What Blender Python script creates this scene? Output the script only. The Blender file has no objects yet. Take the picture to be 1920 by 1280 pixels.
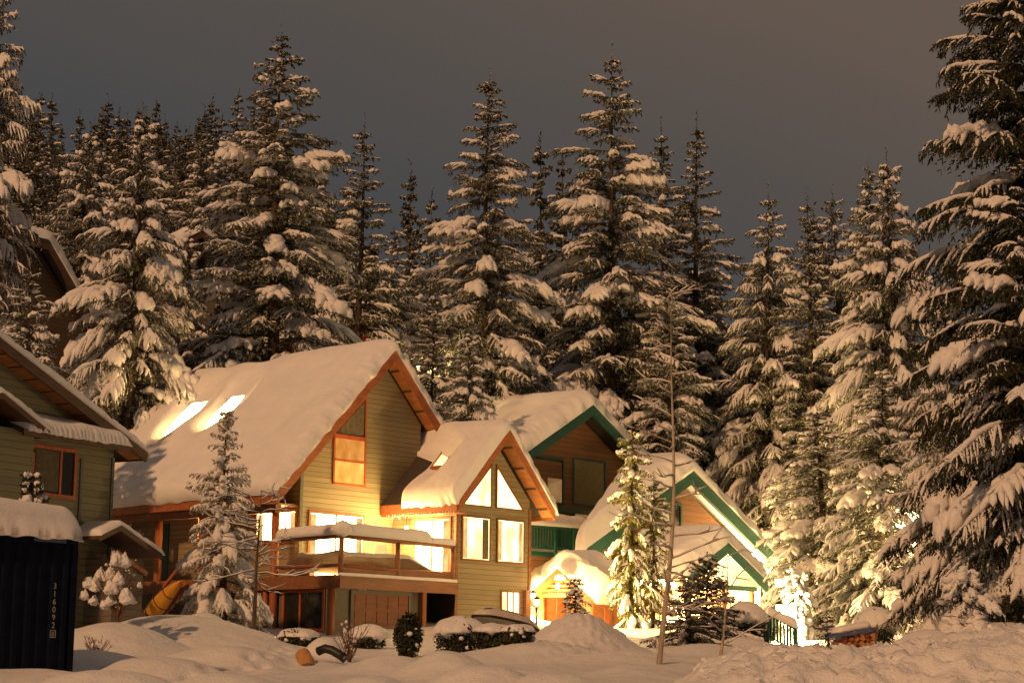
import bpy, bmesh, math, random
import numpy as np

SC = bpy.context.scene
COL = SC.collection

# ----------------------------------------------------------------------------- camera
F_PX, EYE = 3600.0, 1.6                    # focal length in photo pixels (1920 wide), eye height
PITCH, ROLL = math.atan(620 / 3600), 0.01
_F = np.array([0, math.cos(PITCH), math.sin(PITCH)])
_R0 = np.array([1.0, 0, 0]); _U0 = np.array([0, -math.sin(PITCH), math.cos(PITCH)])
_R = _R0 * math.cos(ROLL) + _U0 * math.sin(ROLL)
_U = -_R0 * math.sin(ROLL) + _U0 * math.cos(ROLL)
CAM = np.array([0, 0, EYE])
from mathutils import Matrix, Vector
cam_d = bpy.data.cameras.new('camera')
cam = bpy.data.objects.new('camera', cam_d); COL.objects.link(cam)
M = Matrix.Identity(4)
for i in range(3):
    M[i][0] = _R[i]; M[i][1] = _U[i]; M[i][2] = -_F[i]; M[i][3] = CAM[i]
cam.matrix_world = M
cam_d.sensor_width = 36; cam_d.lens = F_PX / 1920 * 36
cam_d.clip_start = 0.1; cam_d.clip_end = 2000
SC.camera = cam

def at(px, py, Y):
    """world point seen at a photo pixel at depth Y metres"""
    d = _F * F_PX + _R * (px - 960) - _U * (py - 640)
    return CAM + d * (Y / d[1])

# ----------------------------------------------------------------------------- world, sun, exposure
SUN_EL, SUN_AZ = math.radians(30), math.radians(209)      # street glow: from behind and a little left of the camera
w = bpy.data.worlds.new('World'); SC.world = w; w.use_nodes = True
nt = w.node_tree; nt.nodes.clear()
out = nt.nodes.new('ShaderNodeOutputWorld')
bgA = nt.nodes.new('ShaderNodeBackground'); bgB = nt.nodes.new('ShaderNodeBackground')
addn = nt.nodes.new('ShaderNodeAddShader')
sky = nt.nodes.new('ShaderNodeTexSky'); sky.sky_type = 'NISHITA'; sky.sun_disc = False
sky.sun_elevation = math.radians(-6); sky.sun_rotation = SUN_AZ
nt.links.new(sky.outputs[0], bgA.inputs[0]); bgA.inputs[1].default_value = 0.05
tc = nt.nodes.new('ShaderNodeTexCoord'); sep = nt.nodes.new('ShaderNodeSeparateXYZ')
nt.links.new(tc.outputs['Generated'], sep.inputs[0])
def mathn(op, a, b=None, c=None):
    n = nt.nodes.new('ShaderNodeMath'); n.operation = op
    for i, v in enumerate((a, b, c)):
        if v is None: continue
        if isinstance(v, (int, float)): n.inputs[i].default_value = v
        else: nt.links.new(v, n.inputs[i])
    return n.outputs[0]
# clouded night sky lit by the village: browner up and to the right, bluer low down on the left
k = mathn('ADD', mathn('MULTIPLY', sep.outputs[2], 2.6), mathn('MULTIPLY', sep.outputs[0], 0.95))
ns = nt.nodes.new('ShaderNodeTexNoise'); ns.inputs['Scale'].default_value = 2.2; ns.inputs['Detail'].default_value = 3
nt.links.new(tc.outputs['Generated'], ns.inputs['Vector'])
k = mathn('ADD', k, mathn('MULTIPLY', mathn('SUBTRACT', ns.outputs[0], 0.5), 0.25))
ramp = nt.nodes.new('ShaderNodeValToRGB'); nt.links.new(k, ramp.inputs[0])
el = ramp.color_ramp.elements
el[0].position = 0.15; el[0].color = (0.046, 0.050, 0.058, 1)
el[1].position = 1.0; el[1].color = (0.128, 0.095, 0.076, 1)
e = el.new(0.52); e.color = (0.065, 0.065, 0.067, 1)
e = el.new(0.8); e.color = (0.095, 0.080, 0.070, 1)
nt.links.new(ramp.outputs[0], bgB.inputs[0]); bgB.inputs[1].default_value = 1.0
nt.links.new(bgA.outputs[0], addn.inputs[0]); nt.links.new(bgB.outputs[0], addn.inputs[1])
nt.links.new(addn.outputs[0], out.inputs[0])

sun_d = bpy.data.lights.new('sun', 'SUN'); sun_d.energy = 1.9; sun_d.angle = math.radians(1.5)
sun_d.color = (1.0, 0.51, 0.225)
sun = bpy.data.objects.new('sun', sun_d); COL.objects.link(sun)
_l = Vector((math.sin(SUN_AZ) * math.cos(SUN_EL), math.cos(SUN_AZ) * math.cos(SUN_EL), math.sin(SUN_EL)))
sun.rotation_euler = _l.to_track_quat('Z', 'Y').to_euler()
SC.view_settings.view_transform = 'Standard'; SC.view_settings.look = 'None'
SC.view_settings.exposure = 0.0; SC.view_settings.gamma = 1.0
try:
    SC.cycles.max_bounces = 6; SC.cycles.diffuse_bounces = 3; SC.cycles.glossy_bounces = 2
    SC.cycles.transmission_bounces = 2; SC.cycles.sample_clamp_indirect = 3.0
    SC.cycles.use_denoising = True
except Exception:
    pass

# ----------------------------------------------------------------------------- noise
def _hash(i, j, k, s):
    n = (i * 374761393 + j * 668265263 + k * 2147483647 + s * 974711) & 0xffffffff
    n = ((n ^ (n >> 13)) * 1274126177) & 0xffffffff
    n = n ^ (n >> 16)
    return (n & 0xffff) / 32767.5 - 1.0
def vnoise(P, s=0):
    P = np.asarray(P, float); I = np.floor(P).astype(np.int64); f = P - I
    f = f * f * (3 - 2 * f); r = 0
    for a in (0, 1):
        for b in (0, 1):
            for c in (0, 1):
                wgt = (f[..., 0] if a else 1 - f[..., 0]) * (f[..., 1] if b else 1 - f[..., 1]) * (f[..., 2] if c else 1 - f[..., 2])
                r = r + wgt * _hash(I[..., 0] + a, I[..., 1] + b, I[..., 2] + c, s)
    return r
def fbm(P, o=3, s=0):
    P = np.asarray(P, float); r = 0; a = 1.0
    for q in range(o):
        r = r + a * vnoise(P * 2 ** q + q * 7.31, s + q); a *= 0.5
    return r / 1.75

# ----------------------------------------------------------------------------- mesh builder
class MB:
    def __init__(s): s.V = []; s.Fs = []; s.n = 0
    def add(s, V, *faces):
        V = np.asarray(V, float).reshape(-1, 3)
        for f in faces:
            f = np.asarray(f, np.int64)
            if f.size: s.Fs.append(f + s.n)
        s.V.append(V); s.n += len(V); return s
    def box(s, x0, x1, y0, y1, z0, z1):
        V = [(x, y, z) for z in (z0, z1) for y in (y0, y1) for x in (x0, x1)]
        return s.add(V, [(0, 2, 3, 1), (4, 5, 7, 6), (0, 1, 5, 4), (1, 3, 7, 5), (3, 2, 6, 7), (2, 0, 4, 6)])
    def prism(s, poly, a0, a1, axis='y'):
        """polygon extruded: axis y -> poly is (x,z); axis x -> (y,z); axis z -> (x,y)"""
        n = len(poly)
        def p(q, a): return {'y': (q[0], a, q[1]), 'x': (a, q[0], q[1]), 'z': (q[0], q[1], a)}[axis]
        V = [p(q, a0) for q in poly] + [p(q, a1) for q in poly]
        s.add(V, [tuple(range(n))], [tuple(range(2 * n - 1, n - 1, -1))], [(i, i + n, (i + 1) % n + n, (i + 1) % n) for i in range(n)])
        return s
    def bar(s, a, b, wd, ht, up=(0, 0, 1)):
        a = np.array(a, float); b = np.array(b, float); t = b - a; L = np.linalg.norm(t); t /= L
        u = np.array(up, float); sd = np.cross(t, u); sd /= np.linalg.norm(sd); u = np.cross(sd, t)
        V = [q + sd * i * wd / 2 + u * j * ht / 2 for q in (a, b) for j in (-1, 1) for i in (-1, 1)]
        return s.add(V, [(0, 1, 3, 2), (4, 6, 7, 5), (0, 4, 5, 1), (1, 5, 7, 3), (3, 7, 6, 2), (2, 6, 4, 0)])
    def tube(s, P, R, n=8):
        P = np.asarray(P, float); K = len(P); R = np.broadcast_to(np.asarray(R, float), (K,))
        tubes(s, P[None], R[None], n)
        b = s.n - K * n
        s.add(np.zeros((0, 3)), [tuple(b + i - s.n for i in range(n - 1, -1, -1))], [tuple(b + (K - 1) * n + i - s.n for i in range(n))])
        return s
    def lathe(s, prof, n=16, c=(0, 0, 0)):
        K = len(prof); th = np.arange(n) * 2 * math.pi / n
        V = [(c[0] + r * math.cos(t), c[1] + r * math.sin(t), c[2] + z) for r, z in prof for t in th]
        F = [(k * n + i, k * n + (i + 1) % n, (k + 1) * n + (i + 1) % n, (k + 1) * n + i) for k in range(K - 1) for i in range(n)]
        return s.add(V, F, [tuple(range(n - 1, -1, -1))], [tuple((K - 1) * n + i for i in range(n))])
    def mesh(s, name, smooth=False):
        me = bpy.data.meshes.new(name)
        V = np.concatenate(s.V) if s.V else np.zeros((0, 3))
        me.vertices.add(len(V)); me.vertices.foreach_set('co', V.astype(np.float32).ravel())
        lv = np.concatenate([f.ravel() for f in s.Fs]); tot = np.concatenate([np.full(len(f), f.shape[1]) for f in s.Fs])
        st = np.concatenate([[0], np.cumsum(tot)[:-1]])
        me.loops.add(len(lv)); me.loops.foreach_set('vertex_index', lv.astype(np.int32))
        me.polygons.add(len(tot)); me.polygons.foreach_set('loop_start', st.astype(np.int32))
        me.polygons.foreach_set('use_smooth', np.full(len(tot), smooth))
        me.update(calc_edges=True); me.validate()
        return me
    def build(s, name, mat, parent=None, smooth=False, label=None):
        me = s.mesh(name, smooth); me.materials.append(mat)
        return link(name, me, parent, label)

def link(name, data, parent=None, label=None):
    o = bpy.data.objects.new(name, data); COL.objects.link(o)
    if parent is not None: o.parent = parent
    if label: o['label'] = label
    return o
def tubes(mb, P, R, n=5, flat=1.0, lift=0.0):
    """P (N,K,3), R (N,K): N tubes at once; flat squeezes height; lift raises the axis by lift*R"""
    P = np.asarray(P, float); N, K, _ = P.shape
    if N == 0: return
    T = np.gradient(P, axis=1); T /= np.linalg.norm(T, axis=2, keepdims=True) + 1e-9
    ref = np.zeros_like(T); ref[..., 2] = 1.0
    vert = np.abs(T[..., 2]) > 0.96
    ref[vert] = (0, 1, 0)
    S = np.cross(T, ref); S /= np.linalg.norm(S, axis=2, keepdims=True) + 1e-9
    Nn = np.cross(S, T)
    th = np.arange(n) * 2 * math.pi / n
    c = P + ref * 0
    if lift: c = c + np.array([0, 0, 1.0]) * (R * lift)[..., None]
    V = c[:, :, None, :] + R[:, :, None, None] * (np.cos(th)[None, None, :, None] * S[:, :, None, :] + flat * np.sin(th)[None, None, :, None] * Nn[:, :, None, :])
    a = np.arange(N)[:, None, None] * (K * n); k_ = np.arange(K - 1)[None, :, None] * n
    i = np.arange(n)[None, None, :]; j = (i + 1) % n
    F = np.stack([a + k_ + i, a + k_ + j, a + k_ + n + j, a + k_ + n + i], -1).reshape(-1, 4)
    mb.add(V.reshape(-1, 3), F)

_bm = bmesh.new(); bmesh.ops.create_icosphere(_bm, subdivisions=4, radius=1.0)
ICO_V = np.array([v.co[:] for v in _bm.verts]); ICO_F = np.array([[v.index for v in f.verts] for f in _bm.faces]); _bm.free()
_bm = bmesh.new(); bmesh.ops.create_icosphere(_bm, subdivisions=2, radius=1.0)
ICS_V = np.array([v.co[:] for v in _bm.verts]); ICS_F = np.array([[v.index for v in f.verts] for f in _bm.faces]); _bm.free()
def blob(mb, c, r, amp=0.15, freq=1.5, seed=0, flat_bottom=None, small=False):
    V0, F = (ICS_V, ICS_F) if small else (ICO_V, ICO_F)
    d = 1 + amp * fbm(V0 * freq + seed * 3.7, 3, seed)
    V = V0 * d[:, None]
    if flat_bottom is not None: V[:, 2] = np.where(V[:, 2] < 0, V[:, 2] * flat_bottom, V[:, 2])
    mb.add(V * np.array(r) + np.array(c), F)

# ----------------------------------------------------------------------------- tags
def tag(o, label, cat, group=None):
    o['label'] = label; o['category'] = cat
    if group: o['group'] = group
    return o
def thing(name, label, cat, loc=(0, 0, 0), rz=0.0, group=None):
    o = bpy.data.objects.new(name, None); COL.objects.link(o)
    o.location = loc; o.rotation_euler = (0, 0, rz); o.empty_display_size = 0.3
    return tag(o, label, cat, group)

# ----------------------------------------------------------------------------- materials
def newmat(name):
    m = bpy.data.materials.new(name); m.use_nodes = True
    n = m.node_tree; b = n.nodes['Principled BSDF']
    return m, n, b
def nd(n, t, **kw):
    x = n.nodes.new(t)
    for k_, v in kw.items():
        if k_ in x.inputs: x.inputs[k_].default_value = v
        else: setattr(x, k_, v)
    return x
def ramp2(n, src, p0, c0, p1, c1):
    r = n.nodes.new('ShaderNodeValToRGB'); n.links.new(src, r.inputs[0])
    r.color_ramp.elements[0].position = p0; r.color_ramp.elements[0].color = (*c0, 1)
    r.color_ramp.elements[1].position = p1; r.color_ramp.elements[1].color = (*c1, 1)
    return r.outputs[0]
def bump(n, b, src, strength, dist):
    x = nd(n, 'ShaderNodeBump', Strength=strength, Distance=dist)
    n.links.new(src, x.inputs['Height']); n.links.new(x.outputs[0], b.inputs['Normal']); return x
def snow_mat(name, scales, strength, dist):
    m, n, b = newmat(name)
    g = nd(n, 'ShaderNodeNewGeometry')
    a = nd(n, 'ShaderNodeTexNoise', Scale=scales[0], Detail=5.0, Roughness=0.6); n.links.new(g.outputs['Position'], a.inputs['Vector'])
    c = nd(n, 'ShaderNodeTexNoise', Scale=scales[1], Detail=3.0, Roughness=0.7); n.links.new(g.outputs['Position'], c.inputs['Vector'])
    col = ramp2(n, a.outputs[0], 0.3, (0.80, 0.81, 0.83), 0.7, (0.88, 0.88, 0.87))
    n.links.new(col, b.inputs['Base Color']); b.inputs['Roughness'].default_value = 0.75
    b.inputs['Specular IOR Level'].default_value = 0.25
    ad = nd(n, 'ShaderNodeMath', operation='MULTIPLY_ADD'); n.links.new(c.outputs[0], ad.inputs[0]); ad.inputs[1].default_value = 0.35
    n.links.new(a.outputs[0], ad.inputs[2]); bump(n, b, ad.outputs[0], strength, dist)
    return m
SNOW = snow_mat('snow_ground', (1.7, 22.0), 0.7, 0.12)
SNOW_ROOF = snow_mat('snow_roof', (1.6, 18.0), 0.45, 0.06)
SNOW_TREE = snow_mat('snow_on_branches', (5.0, 30.0), 0.8, 0.07)
def foliage_mat(name, c0, c1, frost=0.0):
    m, n, b = newmat(name)
    g = nd(n, 'ShaderNodeTexCoord'); a = nd(n, 'ShaderNodeTexNoise', Scale=1.7, Detail=4.0); n.links.new(g.outputs['Object'], a.inputs['Vector'])
    col = ramp2(n, a.outputs[0], 0.3, c0, 0.7, c1); b.inputs['Roughness'].default_value = 0.7
    if frost:                                             # needles dusted with fresh snow here and there
        f = nd(n, 'ShaderNodeTexNoise', Scale=7.0, Detail=4.0, Roughness=0.75); n.links.new(g.outputs['Object'], f.inputs['Vector'])
        k_ = nd(n, 'ShaderNodeMapRange'); n.links.new(f.outputs[0], k_.inputs[0]); k_.inputs[1].default_value = 0.62 - frost * 0.25; k_.inputs[2].default_value = 0.72 - frost * 0.25; k_.inputs[4].default_value = 0.75
        mx = nd(n, 'ShaderNodeMix', data_type='RGBA'); n.links.new(k_.outputs[0], mx.inputs[0]); n.links.new(col, mx.inputs[6]); mx.inputs[7].default_value = (0.55, 0.54, 0.52, 1); col = mx.outputs[2]
    n.links.new(col, b.inputs['Base Color'])
    b.inputs['Specular IOR Level'].default_value = 0.2
    return m
NEEDLE = foliage_mat('fir_needles', (0.030, 0.036, 0.014), (0.070, 0.072, 0.028), 0.5)
NEEDLE_DK = foliage_mat('hemlock_needles', (0.018, 0.024, 0.011), (0.045, 0.050, 0.022), 0.12)
NEEDLE_LT = foliage_mat('spruce_needles', (0.06, 0.075, 0.03), (0.15, 0.145, 0.06), 0.55)
def bark_mat(name, c0, c1, sc=6.0):
    m, n, b = newmat(name)
    g = nd(n, 'ShaderNodeTexCoord'); mp = nd(n, 'ShaderNodeMapping'); mp.inputs['Scale'].default_value = (sc, sc, sc * 0.25)
    n.links.new(g.outputs['Object'], mp.inputs[0]); a = nd(n, 'ShaderNodeTexNoise', Scale=1.0, Detail=6.0, Roughness=0.7); n.links.new(mp.outputs[0], a.inputs['Vector'])
    n.links.new(ramp2(n, a.outputs[0], 0.35, c0, 0.65, c1), b.inputs['Base Color']); b.inputs['Roughness'].default_value = 0.9
    bump(n, b, a.outputs[0], 0.7, 0.03); return m
BARK = bark_mat('bark', (0.035, 0.025, 0.018), (0.11, 0.08, 0.055))
BARK_PALE = bark_mat('pale_alder_bark', (0.26, 0.21, 0.16), (0.58, 0.50, 0.40), 4.0)
TWIG = bark_mat('twig_bark', (0.10, 0.055, 0.035), (0.22, 0.13, 0.08))
def wood_mat(name, c0, c1, axis=0, sc=9.0, rough=0.55, pitch=None, groove=(0.06, 0.03, 0.015), gaxis=1):
    """wood grain along an object axis, optional board joints every pitch metres across gaxis"""
    m, n, b = newmat(name)
    g = nd(n, 'ShaderNodeTexCoord'); mp = nd(n, 'ShaderNodeMapping'); s3 = [sc] * 3; s3[axis] = sc * 0.12; mp.inputs['Scale'].default_value = s3
    n.links.new(g.outputs['Object'], mp.inputs[0]); a = nd(n, 'ShaderNodeTexNoise', Scale=1.0, Detail=5.0, Roughness=0.65); n.links.new(mp.outputs[0], a.inputs['Vector'])
    col = ramp2(n, a.outputs[0], 0.3, c0, 0.7, c1); b.inputs['Roughness'].default_value = rough
    bump(n, b, a.outputs[0], 0.35, 0.01)
    if pitch:
        sp = nd(n, 'ShaderNodeSeparateXYZ'); n.links.new(g.outputs['Object'], sp.inputs[0])
        d = nd(n, 'ShaderNodeMath', operation='DIVIDE'); n.links.new(sp.outputs[gaxis], d.inputs[0]); d.inputs[1].default_value = pitch
        fr = nd(n, 'ShaderNodeMath', operation='FRACT'); n.links.new(d.outputs[0], fr.inputs[0])
        lt = nd(n, 'ShaderNodeMath', operation='LESS_THAN'); n.links.new(fr.outputs[0], lt.inputs[0]); lt.inputs[1].default_value = 0.12
        fl = nd(n, 'ShaderNodeMath', operation='FLOOR'); n.links.new(d.outputs[0], fl.inputs[0])
        wn = nd(n, 'ShaderNodeTexWhiteNoise', noise_dimensions='1D'); n.links.new(fl.outputs[0], wn.inputs['W'])
        hv = nd(n, 'ShaderNodeHueSaturation'); n.links.new(col, hv.inputs['Color'])
        vv = nd(n, 'ShaderNodeMath', operation='MULTIPLY_ADD'); n.links.new(wn.outputs[0], vv.inputs[0]); vv.inputs[1].default_value = 0.35; vv.inputs[2].default_value = 0.82
        n.links.new(vv.outputs[0], hv.inputs['Value'])
        mx = nd(n, 'ShaderNodeMix', data_type='RGBA'); n.links.new(lt.outputs[0], mx.inputs[0]); n.links.new(hv.outputs[0], mx.inputs[6]); mx.inputs[7].default_value = (*groove, 1)
        col = mx.outputs[2]
    n.links.new(col, b.inputs['Base Color']); return m
ORANGE = wood_mat('stained_cedar', (0.26, 0.075, 0.022), (0.42, 0.14, 0.045))
ORANGE_Z = wood_mat('stained_cedar_posts', (0.26, 0.08, 0.022), (0.45, 0.15, 0.045), axis=2)
SOFFIT = wood_mat('cedar_soffit', (0.34, 0.13, 0.035), (0.52, 0.23, 0.07), axis=1, pitch=0.62, gaxis=0)
RAILWOOD = wood_mat('dark_stained_railing', (0.16, 0.065, 0.025), (0.30, 0.12, 0.05), axis=0)
GARAGE = wood_mat('garage_door_cedar', (0.16, 0.045, 0.014), (0.26, 0.08, 0.025), axis=0)
DARKWOOD = wood_mat('dark_fascia_wood', (0.06, 0.03, 0.017), (0.12, 0.06, 0.03))
REDWINDOW = wood_mat('red_stained_window_frame', (0.36, 0.075, 0.022), (0.52, 0.13, 0.04), axis=2)
GREENTRIM = wood_mat('green_painted_trim', (0.012, 0.075, 0.055), (0.022, 0.11, 0.078), rough=0.45)
LOGWOOD = wood_mat('log_wood', (0.28, 0.10, 0.03), (0.45, 0.19, 0.06), axis=1, sc=6)
CUTWOOD = wood_mat('cut_log_end', (0.40, 0.19, 0.06), (0.58, 0.30, 0.11), axis=2, sc=5)
def siding_mat(name, c0, c1, pitch=0.16, dark=0.42):
    m, n, b = newmat(name)
    g = nd(n, 'ShaderNodeTexCoord'); sp = nd(n, 'ShaderNodeSeparateXYZ'); n.links.new(g.outputs['Object'], sp.inputs[0])
    d = nd(n, 'ShaderNodeMath', operation='DIVIDE'); n.links.new(sp.outputs[2], d.inputs[0]); d.inputs[1].default_value = pitch
    fr = nd(n, 'ShaderNodeMath', operation='FRACT'); n.links.new(d.outputs[0], fr.inputs[0])
    fl = nd(n, 'ShaderNodeMath', operation='FLOOR'); n.links.new(d.outputs[0], fl.inputs[0])
    mp = nd(n, 'ShaderNodeMapping'); mp.inputs['Scale'].default_value = (0.7, 0.7, 12); n.links.new(g.outputs['Object'], mp.inputs[0])
    a = nd(n, 'ShaderNodeTexNoise', Scale=1.0, Detail=5.0, Roughness=0.65); n.links.new(mp.outputs[0], a.inputs['Vector'])
    col = ramp2(n, a.outputs[0], 0.3, c0, 0.7, c1)
    wn = nd(n, 'ShaderNodeTexWhiteNoise', noise_dimensions='1D'); n.links.new(fl.outputs[0], wn.inputs['W'])
    vv = nd(n, 'ShaderNodeMath', operation='MULTIPLY_ADD'); n.links.new(wn.outputs[0], vv.inputs[0]); vv.inputs[1].default_value = 0.22; vv.inputs[2].default_value = 0.89
    hv = nd(n, 'ShaderNodeHueSaturation'); n.links.new(col, hv.inputs['Color']); n.links.new(vv.outputs[0], hv.inputs['Value'])
    lt = nd(n, 'ShaderNodeMath', operation='LESS_THAN'); n.links.new(fr.outputs[0], lt.inputs[0]); lt.inputs[1].default_value = 0.09
    mx = nd(n, 'ShaderNodeMix', data_type='RGBA'); n.links.new(lt.outputs[0], mx.inputs[0]); n.links.new(hv.outputs[0], mx.inputs[6]); mx.inputs[7].default_value = (*[q * dark for q in c0], 1)
    n.links.new(mx.outputs[2], b.inputs['Base Color']); b.inputs['Roughness'].default_value = 0.65
    bump(n, b, fr.outputs[0], 0.6, 0.02); return m
SIDE_OLIVE = siding_mat('olive_lap_siding', (0.235, 0.195, 0.105), (0.30, 0.25, 0.145), 0.17)
SIDE_GREEN = siding_mat('sage_green_lap_siding', (0.17, 0.175, 0.10), (0.23, 0.225, 0.135), 0.19)
SIDE_BROWN = siding_mat('brown_lap_siding', (0.19, 0.085, 0.03), (0.27, 0.13, 0.05), 0.2)
SIDE_GREY = siding_mat('grey_lap_siding', (0.13, 0.11, 0.09), (0.18, 0.15, 0.12), 0.2)
SIDE_DARK = siding_mat('dark_brown_lap_siding', (0.085, 0.05, 0.028), (0.12, 0.07, 0.04), 0.2)
SIDE_RED = siding_mat('red_lap_siding', (0.25, 0.03, 0.02), (0.33, 0.05, 0.03), 0.2)
def plain_mat(name, c, rough=0.6, metal=0.0, var=0.12, sc=4.0):
    m, n, b = newmat(name)
    g = nd(n, 'ShaderNodeTexCoord'); a = nd(n, 'ShaderNodeTexNoise', Scale=sc, Detail=5.0, Roughness=0.65); n.links.new(g.outputs['Object'], a.inputs['Vector'])
    n.links.new(ramp2(n, a.outputs[0], 0.3, [q * (1 - var) for q in c], 0.7, [min(1, q * (1 + var)) for q in c]), b.inputs['Base Color'])
    b.inputs['Roughness'].default_value = rough; b.inputs['Metallic'].default_value = metal; return m
TRIM_GREY = plain_mat('grey_green_corner_trim', (0.12, 0.14, 0.10))
CONCRETE = plain_mat('grey_stucco', (0.14, 0.13, 0.10))
CONTAINER = plain_mat('dark_navy_container_paint', (0.005, 0.008, 0.020), 0.55, 0.0, 0.5, 3.0)
_n = CONTAINER.node_tree; CONTAINER.node_tree.nodes['Principled BSDF'].inputs['Specular IOR Level'].default_value = 0.08
MARKING = plain_mat('faded_white_marking', (0.42, 0.40, 0.38), 0.7)
GLASS = plain_mat('dark_window_glass', (0.02, 0.018, 0.016), 0.06)
CURTAIN = plain_mat('grey_curtain', (0.13, 0.115, 0.075), 0.9, 0, 0.3, 6)
BLIND = plain_mat('tan_blind', (0.24, 0.20, 0.09), 0.8)
TARP = plain_mat('blue_tarp', (0.07, 0.11, 0.22), 0.35, 0, 0.3, 8)
BLACK = plain_mat('black_rubber', (0.015, 0.014, 0.013), 0.5)
YELLOW = plain_mat('yellow_canoe_hull', (0.62, 0.31, 0.03), 0.4)
HULL = plain_mat('white_hull_gelcoat', (0.62, 0.57, 0.48), 0.35)
RED = plain_mat('red_decal', (0.45, 0.04, 0.03), 0.5)
PLASTIC = plain_mat('white_plastic', (0.7, 0.68, 0.62), 0.45)
METAL = plain_mat('dark_metal', (0.05, 0.045, 0.04), 0.4, 0.6)
SHINGLE = plain_mat('dark_shingle', (0.05, 0.04, 0.035), 0.9, 0, 0.4, 12)
def glow_mat(name, c, strength, var=0.5, sc=1.2):
    """glowing pane for a lit room: soft noise paints its uneven brightness"""
    m, n, b = newmat(name)
    n.nodes.remove(b); em = nd(n, 'ShaderNodeEmission')
    g = nd(n, 'ShaderNodeTexCoord'); mp = nd(n, 'ShaderNodeMapping'); mp.inputs['Scale'].default_value = (sc, sc, sc * 0.6); n.links.new(g.outputs['Object'], mp.inputs[0])
    a = nd(n, 'ShaderNodeTexNoise', Scale=1.0, Detail=2.0); n.links.new(mp.outputs[0], a.inputs['Vector'])
    n.links.new(ramp2(n, a.outputs[0], 0.35, [c[0] * 0.95, c[1] * 0.8, c[2] * 0.55], 0.65, c), em.inputs[0])
    mr = nd(n, 'ShaderNodeMapRange'); n.links.new(a.outputs[0], mr.inputs[0]); mr.inputs[1].default_value = 0.3; mr.inputs[2].default_value = 0.7
    mr.inputs[3].default_value = strength * (1 - var); mr.inputs[4].default_value = strength * (1 + var * 0.5)
    n.links.new(mr.outputs[0], em.inputs[1]); n.links.new(em.outputs[0], n.nodes['Material Output'].inputs[0]); return m
GLOW_DECK = glow_mat('lit_living_room', (1.0, 0.62, 0.22), 30.0, 0.3)
GLOW_FRONT = glow_mat('lit_great_room', (1.0, 0.72, 0.32), 5.0, 0.5)
GLOW_SKY = glow_mat('lit_skylight', (1.0, 0.64, 0.26), 30.0, 0.2)
GLOW_SOFT = glow_mat('lit_skylight_soft', (1.0, 0.66, 0.26), 3.0, 0.2)
GLOW_BLIND = glow_mat('lit_orange_blind', (1.0, 0.42, 0.09), 0.85, 0.25, 2.0)
GLOW_BLIND_LOW = glow_mat('lit_yellow_blind', (1.0, 0.55, 0.12), 1.3, 0.25, 2.0)
GLOW_LAMP = glow_mat('lamp_bulb', (1.0, 0.72, 0.35), 30.0, 0.0)
GLOW_CURTAIN = glow_mat('self_glowing_curtain', (1.0, 0.62, 0.22), 1.1, 0.4, 3.0)  # cloth emits its own glow in place of light from the room behind
GLOW_DIM = glow_mat('dim_lit_room', (1.0, 0.55, 0.22), 0.3, 0.4)

# ----------------------------------------------------------------------------- terrain
_TY = [-40, 0, 10, 20, 25, 30, 40, 50, 58, 64, 75, 90, 120, 180, 260, 420, 900]
_TZ = [0, 0.0, 0.3, 0.8, 1.0, 1.15, 1.55, 2.05, 2.5, 3.1, 5.2, 8.8, 17.0, 36, 56, 74, 86]
def _dome(x, y, c, rx, ry, h, pw=2.4):
    d = ((x - c[0]) / rx) ** 2 + ((y - c[1]) / ry) ** 2
    return h * np.exp(-d ** (pw / 2))
_DOMES = []
def dome(px, py, Y, rx, ry, drop=None, pw=2.4):
    """a snow mound whose top shows at photo pixel (px, py)"""
    p = at(px, py, Y); z0 = float(np.interp(Y, _TY, _TZ)); _DOMES.append((p, rx, ry, p[2] - z0, pw))
dome(330, 1152, 50, 2.6, 3.2)
dome(215, 1165, 46, 1.6, 2.2)
dome(60, 1255, 35, 2.0, 1.6)
dome(150, 1215, 40, 1.6, 2.0)
dome(640, 1212, 52, 1.9, 2.0)
dome(610, 1192, 45.5, 0.55, 0.7)
dome(840, 1222, 39, 0.8, 1.2)
dome(735, 1232, 41, 1.0, 1.1)
dome(700, 1190, 55, 0.7, 1.0)
dome(520, 1225, 44, 1.5, 1.6)
dome(1085, 1152, 50, 1.35, 1.9, pw=2.2)
dome(1010, 1200, 47, 1.8, 1.6)
dome(1165, 1215, 46, 1.2, 1.6)
dome(1395, 1190, 53, 1.0, 1.5)
dome(1320, 1205, 52, 1.4, 1.5)
dome(1610, 1195, 50, 1.0, 1.5)
dome(1745, 1178, 37, 1.05, 1.4)
dome(1880, 1165, 40, 1.4, 2.0)
dome(430, 1212, 43, 1.3, 1.3, pw=3)
dome(300, 1228, 38, 1.2, 1.2, pw=3)
dome(905, 1248, 33, 0.9, 1.0, pw=3)
dome(1040, 1262, 30, 0.9, 1.0, pw=3)
dome(480, 1268, 34, 0.8, 1.0, pw=3)
dome(700, 1268, 31, 0.7, 0.8, pw=3)
dome(430, 1268, 31, 0.9, 0.8, pw=3)
dome(200, 1262, 31, 1.1, 0.8, pw=3)
dome(1195, 1245, 40, 0.9, 1.3)
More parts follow.
